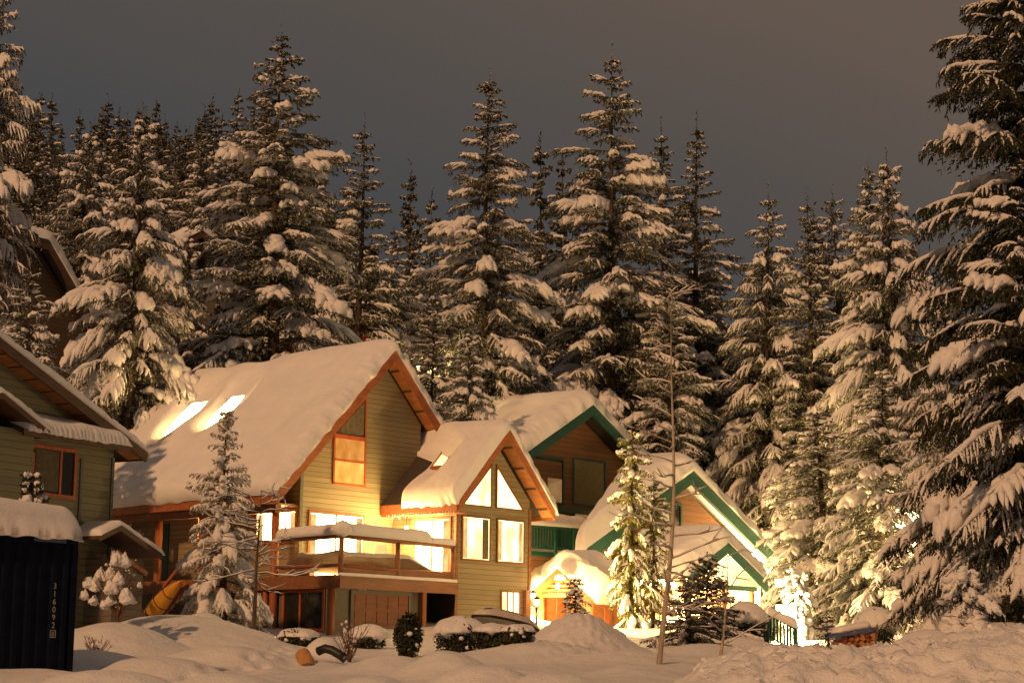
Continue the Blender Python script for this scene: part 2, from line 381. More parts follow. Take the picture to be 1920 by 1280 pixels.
def terr(x, y, fine=True):
    x = np.asarray(x, float); y = np.asarray(y, float)
    z = np.interp(y, _TY, _TZ)
    hill = np.clip((y - 64) / 60, 0, 1); side = np.clip((x / np.maximum(y, 1) + 0.135) / 0.11, 0, 1)
    z = z - hill * side * np.clip((z - 3.1) * 0.58, 0, 60)
    flat = np.interp(y, [0, 58, 64, 74, 86, 100, 900], [99, 99, 3.05, 3.55, 4.3, 8, 900])     # level ground in front of the green trimmed house
    sg = 1 / (1 + np.exp(-(x - 0.8) * 2.2)); z = z * (1 - sg) + np.minimum(z, flat) * sg
    m = np.zeros_like(z)
    for p, rx, ry, h, pw in _DOMES: m = np.maximum(m, _dome(x, y, p, rx, ry, h, pw))
    z = z + m
    # ploughed bank along the right of the street
    bankc = 24.0 + 0.15 * (x - 4)
    side = 1 / (1 + np.exp(-(x - 2.1) * 3.2))
    crest = 0.86 + 0.012 * (x - 2) + np.clip((x - 4.5) * 0.08, 0, 0.25)
    bank = side * crest * np.exp(-(np.abs(y - bankc) / 2.6) ** 2.6)
    P = np.stack([x, y, np.zeros_like(x)], -1)
    rough = side * np.exp(-(np.abs(y - bankc) / 4.5) ** 4)
    z = z + bank
    if fine:
        near = np.clip((80 - y) / 30, 0, 1)
        z = z + 0.10 * fbm(P * 0.45, 3, 5) * near
        ch = 1 - np.abs(fbm(P * 2.3, 4, 9)); ch2 = 1 - np.abs(fbm(P * 6.0, 3, 19))
        z = z + rough * (0.30 * (ch - 0.6) + 0.12 * (ch2 - 0.6) + 0.05 * fbm(P * 12.0, 2, 23))
        p = at(1085, 1190, 48); foot = np.exp(-(((x - p[0]) / 1.7) ** 2 + ((y - p[1]) / 3.0) ** 2) ** 2)
        z = z + foot * 0.10 * (1 - 2 * np.abs(vnoise(P * 4.6, 33))) * (0.5 + 0.5 * vnoise(P * 9.0, 34))
        z = z + 0.03 * fbm(P * 1.9, 3, 3) * near
        a_, b_ = at(250, 1240, 34), at(590, 1205, 49)               # a line of half filled footprints
        for q in range(34):
            f = q / 33; cx_ = a_[0] + (b_[0] - a_[0]) * f + (0.16 if q % 2 else -0.16) + 0.5 * math.sin(f * 5); cy_ = a_[1] + (b_[1] - a_[1]) * f
            z = z - 0.13 * np.exp(-(((x - cx_) / 0.13) ** 2 + ((y - cy_) / 0.2) ** 2))
    return z
def tz(x, y): return float(terr(np.array([x]), np.array([y]))[0])
def grid_mesh(xs, ys):
    X, Y = np.meshgrid(xs, ys); Z = terr(X, Y); nx, ny = len(xs), len(ys)
    i = np.arange(nx - 1)[None, :]; j = np.arange(ny - 1)[:, None]; a = (j * nx + i)
    return np.stack([X, Y, Z], -1).reshape(-1, 3), np.stack([a, a + 1, a + nx + 1, a + nx], -1).reshape(-1, 4)
xs = np.concatenate([np.linspace(-420, -26, 40)[:-1], np.linspace(-26, -13, 60)[:-1], np.linspace(-13, 13, 420), np.linspace(13, 26, 60)[1:], np.linspace(26, 420, 40)[1:]])
ys = np.concatenate([np.linspace(-40, 12, 20)[:-1], np.linspace(12, 32, 330)[:-1], np.linspace(32, 64, 260)[:-1], np.linspace(64, 130, 60)[:-1], np.linspace(130, 900, 50)])
g = MB(); g.add(*grid_mesh(xs, ys)); g = g.build('snow_ground', SNOW, smooth=True); g['kind'] = 'structure'

# ----------------------------------------------------------------------------- roof snow
def ridge_snow(prof, y0, y1, T, seed, ny=90, ns=110, dips=(), rag=0.06, over=0.05, drop=0.12, tvar=0.25, xf=None, ends=(True, True), round_=None):
    """snow lying over a gable roof; prof is the (x,z) line over the roof from the left eave over the ridge to the right"""
    prof = np.array(prof, float); seg = np.linalg.norm(np.diff(prof, axis=0), axis=1); cs = np.concatenate([[0], np.cumsum(seg)]); L = cs[-1]
    s = np.linspace(-over, L + over, ns); R = round_ or T * 1.1
    def ev(q): 
        q2 = np.clip(q, 0, L); x = np.interp(q2, cs, prof[:, 0]); z = np.interp(q2, cs, prof[:, 1])
        d0 = (prof[1] - prof[0]) / seg[0]; d1 = (prof[-1] - prof[-2]) / seg[-1]
        e0 = np.minimum(q, 0); e1 = np.maximum(q - L, 0)
        return np.stack([x + d0[0] * e0 + d1[0] * e1, z + d0[1] * e0 + d1[1] * e1], -1)
    b = ev(s); w_ = 0.45
    tang = ev(s + w_) - ev(s - w_); tang /= np.linalg.norm(tang, axis=1, keepdims=True)
    nrm = np.stack([-tang[:, 1], tang[:, 0]], -1)
    v = np.linspace(y0 - over, y1 + over, ny)
    S, Vv = np.meshgrid(s, v, indexing='ij')
    es = np.minimum(S - s[0], s[-1] - S); evv = np.full_like(S, 99.0)
    if ends[0]: evv = np.minimum(evv, Vv - v[0])
    if ends[1]: evv = np.minimum(evv, v[-1] - Vv)
    def rd(e): e = np.clip(e / R, 0, 1); return np.sqrt(np.clip(1 - (1 - e) ** 2, 0, 1))
    pr = rd(es) * rd(evv)
    P = np.stack([S * 0.55, Vv * 0.4, np.full_like(S, seed)], -1)
    t = T * pr * (1 + tvar * fbm(P, 3, seed)) + 0.02 * fbm(P * 5, 2, seed + 3) * pr
    for (sx, sv, rs, rv, dep) in dips:
        d = ((S - sx) / rs) ** 2 + ((Vv - sv) / rv) ** 2
        t = t * (1 - dep * np.exp(-d ** 2))
    t = t + pr * np.exp(-(Vv - v[0]) / 0.3) * T * 0.38 * fbm(P * 11, 3, seed + 7)
    t = np.maximum(t, 0.012)
    rg = rag * fbm(np.stack([S * 3.2, Vv * 0, S * 0 + seed], -1), 3, seed + 11)
    jag = np.exp(-(Vv - v[0]) / 0.35) * rg
    top = np.stack([b[:, 0][:, None] + nrm[:, 0][:, None] * t, Vv + jag, b[:, 1][:, None] + nrm[:, 1][:, None] * t], -1)
    sag = np.clip(1 - es / 0.12, 0, 1) * drop * (0.6 + 0.5 * fbm(np.stack([Vv * 2.2, S * 0, S * 0 + 5.0], -1), 2, seed + 4))
    bot = np.stack([np.repeat(b[:, 0][:, None], ny, 1), Vv + jag * 0.4, np.repeat(b[:, 1][:, None], ny, 1) + 0.004], -1)
    top[..., 2] -= sag; bot[..., 2] -= sag
    n = ns * ny; i = np.arange(ns - 1)[:, None]; j = np.arange(ny - 1)[None, :]; a = i * ny + j
    Ft = np.stack([a, a + ny, a + ny + 1, a + 1], -1).reshape(-1, 4)
    Fb = Ft[:, ::-1] + n
    edge = []
    for q in range(ny - 1): edge += [(q, q + 1, q + 1 + n, q + n), ((ns - 1) * ny + q + 1, (ns - 1) * ny + q, (ns - 1) * ny + q + n, (ns - 1) * ny + q + 1 + n)]
    for q in range(ns - 1): edge += [((q + 1) * ny, q * ny, q * ny + n, (q + 1) * ny + n), (q * ny + ny - 1, (q + 1) * ny + ny - 1, (q + 1) * ny + ny - 1 + n, q * ny + ny - 1 + n)]
    mb = MB(); V = np.concatenate([top.reshape(-1, 3), bot.reshape(-1, 3)])
    if xf is not None: V = xf(V)
    return mb.add(V, Ft, Fb, np.array(edge))
def pile(P, Wd, Ht, seed, n=14, amp=0.18, step=0.08, snap=0.0):
    """a pillow of snow along a rail or ledge; P polyline of points on its underside"""
    P = np.asarray(P, float); seg = np.linalg.norm(np.diff(P, axis=0), axis=1); cs = np.concatenate([[0], np.cumsum(seg)])
    K = max(8, int(cs[-1] / step)); q = np.linspace(0, cs[-1], K)
    C = np.stack([np.interp(q, cs, P[:, i]) for i in range(3)], -1)
    e = np.minimum(q, cs[-1] - q) / (Ht * 0.9); env = np.sqrt(np.clip(1 - (1 - np.clip(e, 0, 1)) ** 2, 0.02, 1))
    T = np.gradient(C, axis=0); T /= np.linalg.norm(T, axis=1, keepdims=True)
    S = np.cross(T, (0, 0, 1.0)); S /= np.linalg.norm(S, axis=1, keepdims=True)
    th = np.linspace(0, math.pi, n); 
    cx = np.sign(np.cos(th)) * np.abs(np.cos(th)) ** 0.6; cz = np.sin(th) ** 0.75
    nz = fbm(np.stack([q * 0.9, q * 0, q * 0 + seed], -1), 3, seed)
    h = Ht * env * (1 + amp * nz); wd = Wd / 2 * (0.35 + 0.65 * env) * (1 + 0.5 * amp * np.roll(nz, 5))
    V = C[:, None, :] + S[:, None, :] * (wd[:, None] * cx[None, :])[..., None] + np.array([0, 0, 1.0]) * (h[:, None] * cz[None, :])[..., None]
    V[:, 0, 2] -= 0.03; V[:, -1, 2] -= 0.03
    a = (np.arange(K - 1)[:, None] * n + np.arange(n)[None, :]); b_ = np.roll(np.arange(n), -1)[None, :] + np.arange(K - 1)[:, None] * n
    F = np.stack([a, b_, b_ + n, a + n], -1).reshape(-1, 4)
    mb = MB(); mb.add(V.reshape(-1, 3), F[:, ::-1], [tuple(range(n))], [tuple((K - 1) * n + i for i in range(n - 1, -1, -1))]); return mb

def window(parent, ax, c, u0, u1, z0, z1, out_, fm, pm, fw=0.07, bars=(), hbars=(), name='window', label=None, proud=0.05):
    """framed window on a wall plane: ax 'y' (plane y=c, u is x) or 'x' (plane x=c, u is y); out_ = -1/+1 outward along ax"""
    def bx(mb, a0, a1, b0, b1, d0, d1):
        lo, hi = sorted((c + out_ * d0, c + out_ * d1))
        return mb.box(a0, a1, lo, hi, b0, b1) if ax == 'y' else mb.box(lo, hi, a0, a1, b0, b1)
    f = MB()
    bx(f, u0 - fw, u0, z0 - fw, z1 + fw, 0.002, proud); bx(f, u1, u1 + fw, z0 - fw, z1 + fw, 0.002, proud)
    bx(f, u0, u1, z0 - fw, z0, 0.002, proud + 0.02); bx(f, u0, u1, z1, z1 + fw, 0.002, proud)
    for u in bars: bx(f, u - fw * 0.4, u + fw * 0.4, z0, z1, 0.014, proud - 0.004)
    for z in hbars: bx(f, u0, u1, z - fw * 0.4, z + fw * 0.4, 0.014, proud - 0.008)
    fo = f.build(name, fm, parent, label=label)
    p = MB(); bx(p, u0, u1, z0, z1, 0.002, 0.012); p.build('pane', pm, fo)
    return fo
def poly_window(parent, poly, c, out_, fm, pm, fw=0.06, name='window', proud=0.05):
    """window of any outline on a plane y=c; poly in (x,z)"""
    lo, hi = sorted((c + out_ * 0.002, c + out_ * proud)); f = MB(); n = len(poly)
    P = np.array(poly, float); ctr = P.mean(0)
    O = []
    for i in range(n):                                   # outward offset corners
        a, b_, d = P[i - 1], P[i], P[(i + 1) % n]
        e1 = (b_ - a) / np.linalg.norm(b_ - a); e2 = (d - b_) / np.linalg.norm(d - b_)
        n1 = np.array([e1[1], -e1[0]]); n2 = np.array([e2[1], -e2[0]])
        if np.dot(n1, b_ - ctr) < 0: n1, n2 = -n1, -n2
        k_ = (n1 + n2) / (1 + np.dot(n1, n2)); O.append(b_ + k_ * fw)
    for i in range(n):
        j = (i + 1) % n; f.prism([tuple(P[i]), tuple(P[j]), tuple(O[j]), tuple(O[i])], lo, hi)
    fo = f.build(name, fm, parent)
    lo, hi = sorted((c + out_ * 0.002, c + out_ * 0.012)); MB().prism([tuple(q) for q in poly], lo, hi).build('pane', pm, fo)
    return fo

# ----------------------------------------------------------------------------- conifers
def conifer(seed, H, R, whorl=0.5, per=7, tw_sp=0.2, tw_len=0.6, bl_len=0.14, bl_w=0.034, fing=0.10, snow=0.8, droop=0.5,
            up=0.35, power=0.75, base=0.04, hang=0.25, bl_n=8, snow_in=0.3, clump=1.0, spire=0.06, lean=0.0, gap=0.1, top_snow=0.9, sat=1.0, light=0.95, hv=0.33):
    """trunk, crown and snow meshes of a snow-laden conifer standing at the origin"""
    rg = np.random.default_rng(seed); tr = MB(); fo = MB(); sn = MB()
    zz = np.linspace(-1.0, H, 14); wob = 0.02 * H * 0.3
    tx = lambda z: wob * np.sin(z / H * 5 + seed) + lean * (z / H) ** 2 * H
    ty = lambda z: wob * np.cos(z / H * 4 + seed * 2)
    r0 = 0.016 * H + 0.03
    tr.tube(np.stack([tx(zz), ty(zz), zz], -1), r0 * np.clip(1 - zz / H, 0.015, 1.2), 8)
    TP0 = []; TD = []; TL = []; TS = []; TF = []; TH = []      # twigs: root, direction, length, snow, finger radius
    LP = []; LR = []; SP = []; SR = []; MP = []; MR = []
    z = base * H
    while z < H * 0.985:
        h = z / H; step = whorl * (1.0 - 0.42 * h) * rg.uniform(0.75, 1.25)
        nb = max(4, int(per * (1 - 0.35 * h) * rg.uniform(0.8, 1.2)))
        a0 = rg.uniform(0, 6.28)
        for b in range(nb):
            if rg.random() < gap: continue
            zb = z + rg.uniform(-0.5, 0.5) * step
            hb = min(0.995, zb / H)
            env = min(1.0, (1 - hb) / sat) ** power * min(1.0, 0.6 + hb * 3.5)
            L = (R * env + 0.10 + spire * R * (1 - hb)) * rg.uniform(0.5, 1.12) * (1.25 if rg.random() < 0.15 else 1)
            if L < 0.1: continue
            az = a0 + b * 6.2832 / nb + rg.uniform(-0.35, 0.35)
            hd = np.array([math.cos(az), math.sin(az), 0.0])
            s_b = snow * (rg.uniform(0.45, 1.25)) * (1.0 if hb < 0.7 else top_snow + (1 - top_snow) * (1 - hb) / 0.3)
            u0 = up * (hb - 0.25) * 1.2 + rg.uniform(-0.12, 0.12)
            dr = droop * (1.15 - 0.9 * hb) * (0.55 + 0.55 * s_b) * rg.uniform(0.7, 1.3)
            K = 9; t = np.linspace(0, 1, K)
            ang = u0 - dr * (t * 1.15) ** 1.2 + 0.12 * np.clip(t - 0.8, 0, 1)
            dl = L / (K - 1)
            hx = np.concatenate([[0], np.cumsum(np.cos(ang[1:]) * dl)]); hz = np.concatenate([[0], np.cumsum(np.sin(ang[1:]) * dl)])
            sw = rg.uniform(-0.12, 0.12) * L * t ** 2
            P = np.array([tx(zb), ty(zb), zb]) + hd * hx[:, None] + np.array([-hd[1], hd[0], 0]) * sw[:, None]; P[:, 2] += hz
            LP.append(P); LR.append(np.maximum(0.004, (0.012 + 0.010 * L) * (1 - 0.85 * t)))
            T = np.gradient(P, axis=0); T /= np.linalg.norm(T, axis=1, keepdims=True)
            S = np.cross(T, (0, 0, 1.0)); S /= np.linalg.norm(S, axis=1, keepdims=True) + 1e-9
            n_t = max(3, int(L * 0.92 / tw_sp)); ti = np.linspace(0.12, 0.99, n_t) + rg.uniform(-0.02, 0.02, n_t)
            Pi = np.stack([np.interp(ti, t, P[:, q]) for q in range(3)], -1); Ti = np.stack([np.interp(ti, t, T[:, q]) for q in range(3)], -1)
            Si = np.stack([np.interp(ti, t, S[:, q]) for q in range(3)], -1)
            wl = tw_len * np.clip(L / 2.2, 0.28, 1.25) * (0.30 + 0.95 * np.sin(np.clip(ti, 0, 1) * 2.6 + 0.25)) 
            heavy = rg.random() < hv * snow
            for sg in (-1, 1):
                l = wl * rg.uniform(0.6, 1.25, n_t)
                D = Ti * rg.uniform(0.6, 1.0, n_t)[:, None] + sg * Si * rg.uniform(0.45, 0.85, n_t)[:, None] + np.array([0, 0, 1]) * rg.uniform(-0.35, 0.1, n_t)[:, None]
                D /= np.linalg.norm(D, axis=1, keepdims=True)
                TP0.append(Pi); TD.append(D); TL.append(l); TH.append(np.full(n_t, hang * (0.5 + s_b * 0.6)))
                ss = np.clip((ti - snow_in) / 0.15, 0, 1) * s_b * (1.25 if heavy else light)
                TS.append(ss * rg.uniform(0.5, 1.2, n_t)); TF.append(fing * np.clip(0.45 + 0.3 * L, 0.5, 1.25) * rg.uniform(0.7, 1.25, n_t) * (1.35 * clump if heavy else 0.72))
            # leader twig along the limb tip
            TP0.append(P[-2:-1]); TD.append(T[-1:]); TL.append(np.array([wl[-1] * 0.8 + 0.05])); TH.append(np.array([0.1])); TS.append(np.array([s_b * 0.6])); TF.append(np.array([fing * 0.6]))
            if s_b > 0.3 and (heavy or light > 0.4):
                k0 = 0.25 if heavy else 0.4
                tt = np.linspace(k0, 0.97, 10); Q = np.stack([np.interp(tt, t, P[:, q]) for q in range(3)], -1)
                rr = fing * (1.9 * clump if heavy else 1.0) * np.clip(L / 2.0, 0.35, 1.25) * s_b * np.sin(np.linspace(0.25, 2.95, 10)) ** 0.7 * rg.uniform(0.7, 1.3, 10)
                SP.append(Q); SR.append(rr + 0.01)
        z += step
    # spire of the tree top
    TP0.append(np.array([[tx(H * .96), ty(H * .96), H * 0.96]])); TD.append(np.array([[0, 0, 1.0]])); TL.append(np.array([H * 0.05 + 0.2])); TH.append(np.zeros(1)); TS.append(np.zeros(1)); TF.append(np.ones(1) * 0.02)
    tubes(tr, np.array(LP), np.array(LR), 4)
    p0 = np.concatenate(TP0); d = np.concatenate(TD); l = np.concatenate(TL); ts = np.concatenate(TS); tf = np.concatenate(TF); th = np.concatenate(TH); N = len(p0)
    q = np.linspace(0, 1, 4)
    TW = p0[:, None, :] + d[:, None, :] * (l[:, None] * q[None, :])[..., None]
    TW[..., 2] -= (th * l)[:, None] * q[None, :] ** 1.7
    # needles: brushes of narrow blades round each twig
    tm = np.tile(np.linspace(0.04, 0.98, bl_n), 2); mcount = len(tm)
    f = tm * 3; i0 = np.minimum(f.astype(int), 2); fr = f - i0
    B = TW[:, i0] * (1 - fr)[None, :, None] + TW[:, i0 + 1] * fr[None, :, None]
    Tt = TW[:, i0 + 1] - TW[:, i0]; Tt /= np.linalg.norm(Tt, axis=2, keepdims=True) + 1e-9
    ref = np.array([0, 0, 1.0]); S = np.cross(Tt, np.where(np.abs(Tt[..., 2:3]) > 0.95, np.array([1.0, 0, 0]), ref)); S /= np.linalg.norm(S, axis=2, keepdims=True) + 1e-9
    Nn = np.cross(S, Tt); ph = rg.uniform(0, 6.283, (N, mcount))
    side = np.cos(ph)[..., None] * S + (np.sin(ph) - 0.25)[..., None] * Nn
    ln = bl_len * rg.uniform(0.6, 1.35, (N, mcount)) * np.clip(l / tw_len + 0.35, 0.45, 1.2)[:, None]
    A = B + (0.72 * Tt + 0.72 * side) * ln[..., None]
    wv = np.cross(Tt, side); wv /= np.linalg.norm(wv, axis=2, keepdims=True) + 1e-9
    w1 = B + wv * bl_w * 0.5; w2 = B - wv * bl_w * 0.5; mid = (A * 0.55 + B * 0.45)
    V = np.stack([w1, mid + wv * bl_w * 0.75, A, mid - wv * bl_w * 0.75, w2], 2).reshape(-1, 3)
    k_ = np.arange(N * mcount)[:, None] * 5
    fo.add(V, k_ + np.array([[0, 1, 3, 4]]), k_ + np.array([[1, 2, 3]]))
    # snow fingers lying on the twigs
    pick = ts > rg.uniform(0.06, 0.62, N)
    Q = TW[pick]; Rr = tf[pick][:, None] * np.clip(ts[pick], 0.45, 1.3)[:, None] * np.array([[0.7, 1.05, 0.85, 0.12]]) * rg.uniform(0.75, 1.25, (pick.sum(), 4))
    Q = Q.copy(); Q[:, 3] = Q[:, 2] + (Q[:, 3] - Q[:, 2]) * 0.5
    tubes(sn, Q, Rr, 5, flat=0.85, lift=0.55)
    if SP: tubes(sn, np.array(SP), np.array(SR), 6, flat=0.9, lift=0.6)
    V = np.concatenate(sn.V); V += 0.35 * fing * np.stack([vnoise(V * 5.1, 1), vnoise(V * 5.1 + 9, 2), vnoise(V * 4.3 + 20, 3)], -1); sn.V = [V]
    return tr, fo, sn

class Kind:
    def __init__(s, name, mats, **kw):
        tr, fo, sn = conifer(**kw); s.H = kw['H']; s.R = kw['R']; s.name = name
        s.me = []
        for nm, mb, m, sm in (('trunk', tr, mats[0], True), ('crown', fo, mats[1], False), ('snow', sn, SNOW_TREE, True)):
            me = mb.mesh(nm, sm); me.materials.append(m); s.me.append((nm, me))
    def place(s, label, x, y, H, R, rz, group=None, zoff=0.0, name=None):
        z = tz(x, y) - 0.15 + zoff
        o = thing(name or s.name, label, 'tree', (x, y, z), rz, group); o.scale = (R / s.R, R / s.R, H / s.H)
        for nm, me in s.me: link(nm, me, o)
        return o
    def top(s, label, px, py, Y, halfw, rz, group=None, name=None):
        """stand a tree at depth Y so that its tip shows at (px, py); halfw = crown half width in photo pixels"""
        p = at(px, py, Y); z = tz(p[0], Y) - 0.15
        return s.place(label, p[0], Y, p[2] - z, 1.16 * halfw * Y / F_PX, rz, group, 0.0, name)

FIRM = (BARK, NEEDLE)
FIR_A = Kind('fir_tree', FIRM, seed=11, H=21, R=3.6, whorl=0.66, per=8, snow=0.95, droop=0.66, clump=1.2, fing=0.105, sat=0.6, power=0.72, tw_len=0.66)
FIR_B = Kind('fir_tree', FIRM, seed=23, H=21, R=3.6, whorl=0.62, per=8, snow=0.8, droop=0.62, clump=1.25, gap=0.16, power=0.7, sat=0.6, tw_len=0.66, light=0.7, hv=0.4)
FIR_C = Kind('fir_tree', FIRM, seed=37, H=19, R=3.4, whorl=0.56, per=8, snow=0.95, droop=0.9, clump=1.25, fing=0.11, hang=0.5, sat=0.62, power=0.72, tw_len=0.66)
FIR_D = Kind('fir_tree', FIRM, seed=41, H=20, R=2.6, whorl=0.62, per=7, snow=0.8, droop=0.5, clump=1.1, power=0.8, tw_len=0.55, sat=0.65)
FIR_E = Kind('fir_tree', FIRM, seed=59, H=20, R=3.3, whorl=0.58, per=8, snow=0.9, droop=0.78, clump=1.2, hang=0.6, power=0.75, sat=0.62)
FAR_A = Kind('fir_tree', FIRM, seed=61, H=20, R=3.0, whorl=0.95, per=7, tw_sp=0.45, tw_len=0.8, bl_len=0.24, bl_w=0.07, bl_n=7, fing=0.15, snow=0.8, droop=0.6, sat=0.65, power=0.8)
FAR_B = Kind('fir_tree', FIRM, seed=67, H=20, R=2.6, whorl=0.9, per=7, tw_sp=0.45, tw_len=0.75, bl_len=0.24, bl_w=0.07, bl_n=7, fing=0.14, snow=0.7, droop=0.5, sat=0.75, power=0.9)

FIR_E.top('tall snowy fir at the far left edge, its tip above the photo', 2, -70, 74, 100, 0.4)
FIR_C.top('broad heavily snow-laden fir between the hillside gable and the grey gabled house', 268, 215, 71, 130, 1.2)
FIR_A.top('huge pointed snow-laden fir rising directly behind the olive chalet roof', 533, 68, 76, 170, 2.0)
FIR_D.top('slimmer fir standing just right of the huge fir behind the chalet roof', 679, 228, 88, 85, 0.9)
FAR_B.top('thin dark fir in the gap right of the slim fir behind the chalet', 768, 315, 108, 62, 0.0)
FAR_A.top('short dim fir just left of the tall fir above the glowing wing', 812, 368, 104, 55, 2.2)
FIR_B.top('tall fir above the glowing wing roof with thick round snow clumps', 918, 148, 86, 125, 3.4)
FAR_A.top('hazy fir standing behind between the two tallest middle firs, left of a pair', 1016, 268, 108, 78, 1.0)
FAR_B.top('hazy fir standing behind between the two tallest middle firs, right of a pair', 1057, 286, 112, 62, 3.0)
FIR_A.top('tallest fir of the middle group, directly above the green trimmed gable', 1143, 105, 90, 145, 4.3)
FIR_D.top('tall narrow fir just right of the tallest middle fir', 1243, 236, 101, 88, 2.6)
FIR_D.top('tall narrow fir with long drooping right hand boughs beside open sky', 1306, 225, 96, 92, 5.1)
FIR_E.top('pale snowy fir right of the sky gap above the small green gable', 1437, 362, 90, 95, 0.2)
FIR_D.top('thin topped fir next to the pale snowy fir at the sky gap', 1512, 366, 88, 78, 1.6)
FIR_E.top('dark fir partly hidden behind the paired firs at right', 1566, 362, 92, 95, 3.9)
FIR_A.top('left fir of the close pair of tall snowy firs at right', 1627, 310, 82, 100, 5.5)
FIR_C.top('right fir of the close pair of tall snowy firs at right', 1662, 298, 79, 120, 0.7)
FIR_C.top('drooping snow-laden fir behind the small green gable', 1330, 560, 98, 110, 3.3)
FIR_E.top('low broad fir behind the roof edge of the green trimmed house', 1450, 610, 97, 120, 2.4)
FIR_C.top('glowing snowy fir standing beside the entrance of the green trimmed house', 1535, 765, 66, 112, 4.6)
FIR_C.top('snow-laden fir behind the firewood pile', 1650, 690, 62, 110, 1.9)
FIR_E.top('dim fir crown behind the grey gabled house', 385, 255, 104, 110, 3.0)
FIR_C.top('snow-laden fir standing in front of the grey gabled house', 352, 440, 78, 95, 2.2)
FIR_C.top('snowy fir filling the gap behind the hillside gable', 165, 245, 96, 105, 2.9)
FIR_E.top('dark fir between the hillside gable and the sage green house', 62, 500, 62, 110, 4.0)
FIR_E.top('dim fir filling the dark gap above the chalet ridge', 735, 440, 94, 80, 0.5)
FIR_B.top('fir lit from below behind the chalet gable peak', 812, 560, 80, 75, 5.0)
FIR_C.top('snowy fir just above the chimney of the glowing wing', 880, 620, 76, 70, 1.1)
FIR_B.top('shadowed fir behind the narrow fir and the bare alder', 1250, 520, 88, 85, 0.3)

# the near hemlock at the right edge
HEM = Kind('hemlock_tree', (BARK, NEEDLE_DK), seed=77, H=22, R=4.2, whorl=0.5, per=8, tw_sp=0.12, tw_len=0.52, bl_len=0.12, bl_w=0.03, bl_n=9, fing=0.085,
           snow=0.62, droop=0.6, up=0.55, power=0.6, hang=0.6, clump=1.6, snow_in=0.35, gap=0.2, sat=0.8)
p = at(1950, 600, 44); HEM.place('large dark hemlock filling the right edge of the photo', p[0], 44, 23, 3.5, 2.2)
NEAR = Kind('fir_tree', (BARK, NEEDLE_DK), seed=113, H=12, R=2.6, whorl=0.5, per=8, tw_sp=0.12, tw_len=0.55, bl_len=0.12, bl_w=0.03, bl_n=9, fing=0.075, snow=1.0, droop=0.75,
            hang=0.5, clump=1.25, sat=0.7, power=0.6, gap=0.14, light=0.62, hv=0.36, up=0.45, base=0.2)
p = at(1935, 600, 40); NEAR.place('snow-laden fir standing before the dark hemlock at the right edge', p[0], 40, 10.4, 2.05, 2.7)
p = at(1800, 600, 52); FIR_E.place('shadowed fir left of the dark hemlock, half hidden by snow-laden boughs', p[0], 52, 11.0, 2.0, 0.9)

# forest on the hillside: individual trees, alike in the photo
rg = random.Random(5); fg = 'dim conifers of the hillside forest'
for row, (Y, n_, hh) in enumerate(((112, 15, 15), (126, 20, 16), (142, 24, 17), (160, 26, 18), (182, 26, 19), (208, 26, 20), (240, 26, 20))):
    for i in range(n_):
        y = Y + rg.uniform(-8, 8); a_ = -0.275 + 0.185 * (i + rg.uniform(0.1, 0.9)) / n_; s_ = rg.choice((0.6, 0.75, 0.85, 0.95, 1.0, 1.12)) * rg.uniform(.92, 1.08)
        (FAR_A if rg.random() < .55 else FAR_B).place('small dim snowy conifer in the hillside forest behind the village', a_ * y, y, hh * s_, 2.7 * s_ * rg.uniform(.85, 1.15), rg.uniform(0, 6.28), fg)
for i in range(26):
    y = rg.uniform(106, 130); a_ = -0.09 + 0.27 * (i + rg.uniform(0.1, 0.9)) / 26; s_ = rg.uniform(0.8, 1.1)
    (FAR_A if rg.random() < .5 else FAR_B).place('small dim snowy conifer in the background between the large firs', a_ * y, y, 17.5 * s_, 2.6 * s_, rg.uniform(0, 6.28), 'dim conifers behind the large firs')

# small trees in the yards
NEEDLE_FR = foliage_mat('frosted_spruce_needles', (0.13, 0.125, 0.075), (0.26, 0.24, 0.14), 0.9)
SPR = Kind('spruce_tree', (BARK, NEEDLE_FR), seed=83, H=6.8, R=1.4, whorl=0.27, per=7, tw_sp=0.10, tw_len=0.36, bl_len=0.085, bl_w=0.024, bl_n=6, fing=0.052, snow=1.7, droop=0.62, up=0.7, power=0.95, clump=1.3, hang=0.6, top_snow=0.8, sat=0.8)
p = at(428, 755, 55.5); zb = tz(p[0], 55.5)
SPR.place('young spruce thick with snow in front of the chalet porch', p[0], 55.5, p[2] - zb, 1.45, 0.8)
NEEDLE_YG = foliage_mat('yellow_green_needles', (0.11, 0.11, 0.025), (0.20, 0.18, 0.045))
COLM = Kind('columnar_fir', (BARK, NEEDLE_YG), seed=91, H=6.6, R=0.95, whorl=0.23, per=6, tw_sp=0.085, tw_len=0.32, bl_len=0.085, bl_w=0.026, bl_n=6, fing=0.062, snow=0.8, droop=1.2, up=0.3, power=0.36, clump=1.6, hang=1.1, snow_in=0.35)
p = at(1184, 795, 65); zb = tz(p[0], 65); COLM.place('narrow columnar fir hung with golden lit snow clumps beside the log hut', p[0], 65, p[2] - zb, 0.92, 0.0)
p = at(1225, 890, 66); zb = tz(p[0], 66); COLM.place('lower dark fir growing against the right side of the columnar fir', p[0], 66, p[2] - zb, 0.7, 2.0, name='dwarf_fir')
DWARF = Kind('dwarf_fir', (BARK, NEEDLE), seed=97, H=3, R=1.2, whorl=0.2, per=8, tw_sp=0.09, tw_len=0.38, bl_len=0.09, bl_w=0.026, bl_n=6, fing=0.045, snow=0.85, droop=0.35, up=0.7, power=0.5, base=0.02, hang=0.4)
p = at(1325, 1040, 54); zb = tz(p[0], 54); DWARF.place('bushy dark young fir with little snow behind the bare alder', p[0], 54, p[2] - zb, 1.15, 0.5)
p = at(1285, 1090, 52.5); zb = tz(p[0], 52.5); DWARF.place('low dark bushy fir at the foot of the bare alder', p[0], 52.5, p[2] - zb, 0.9, 3.5)
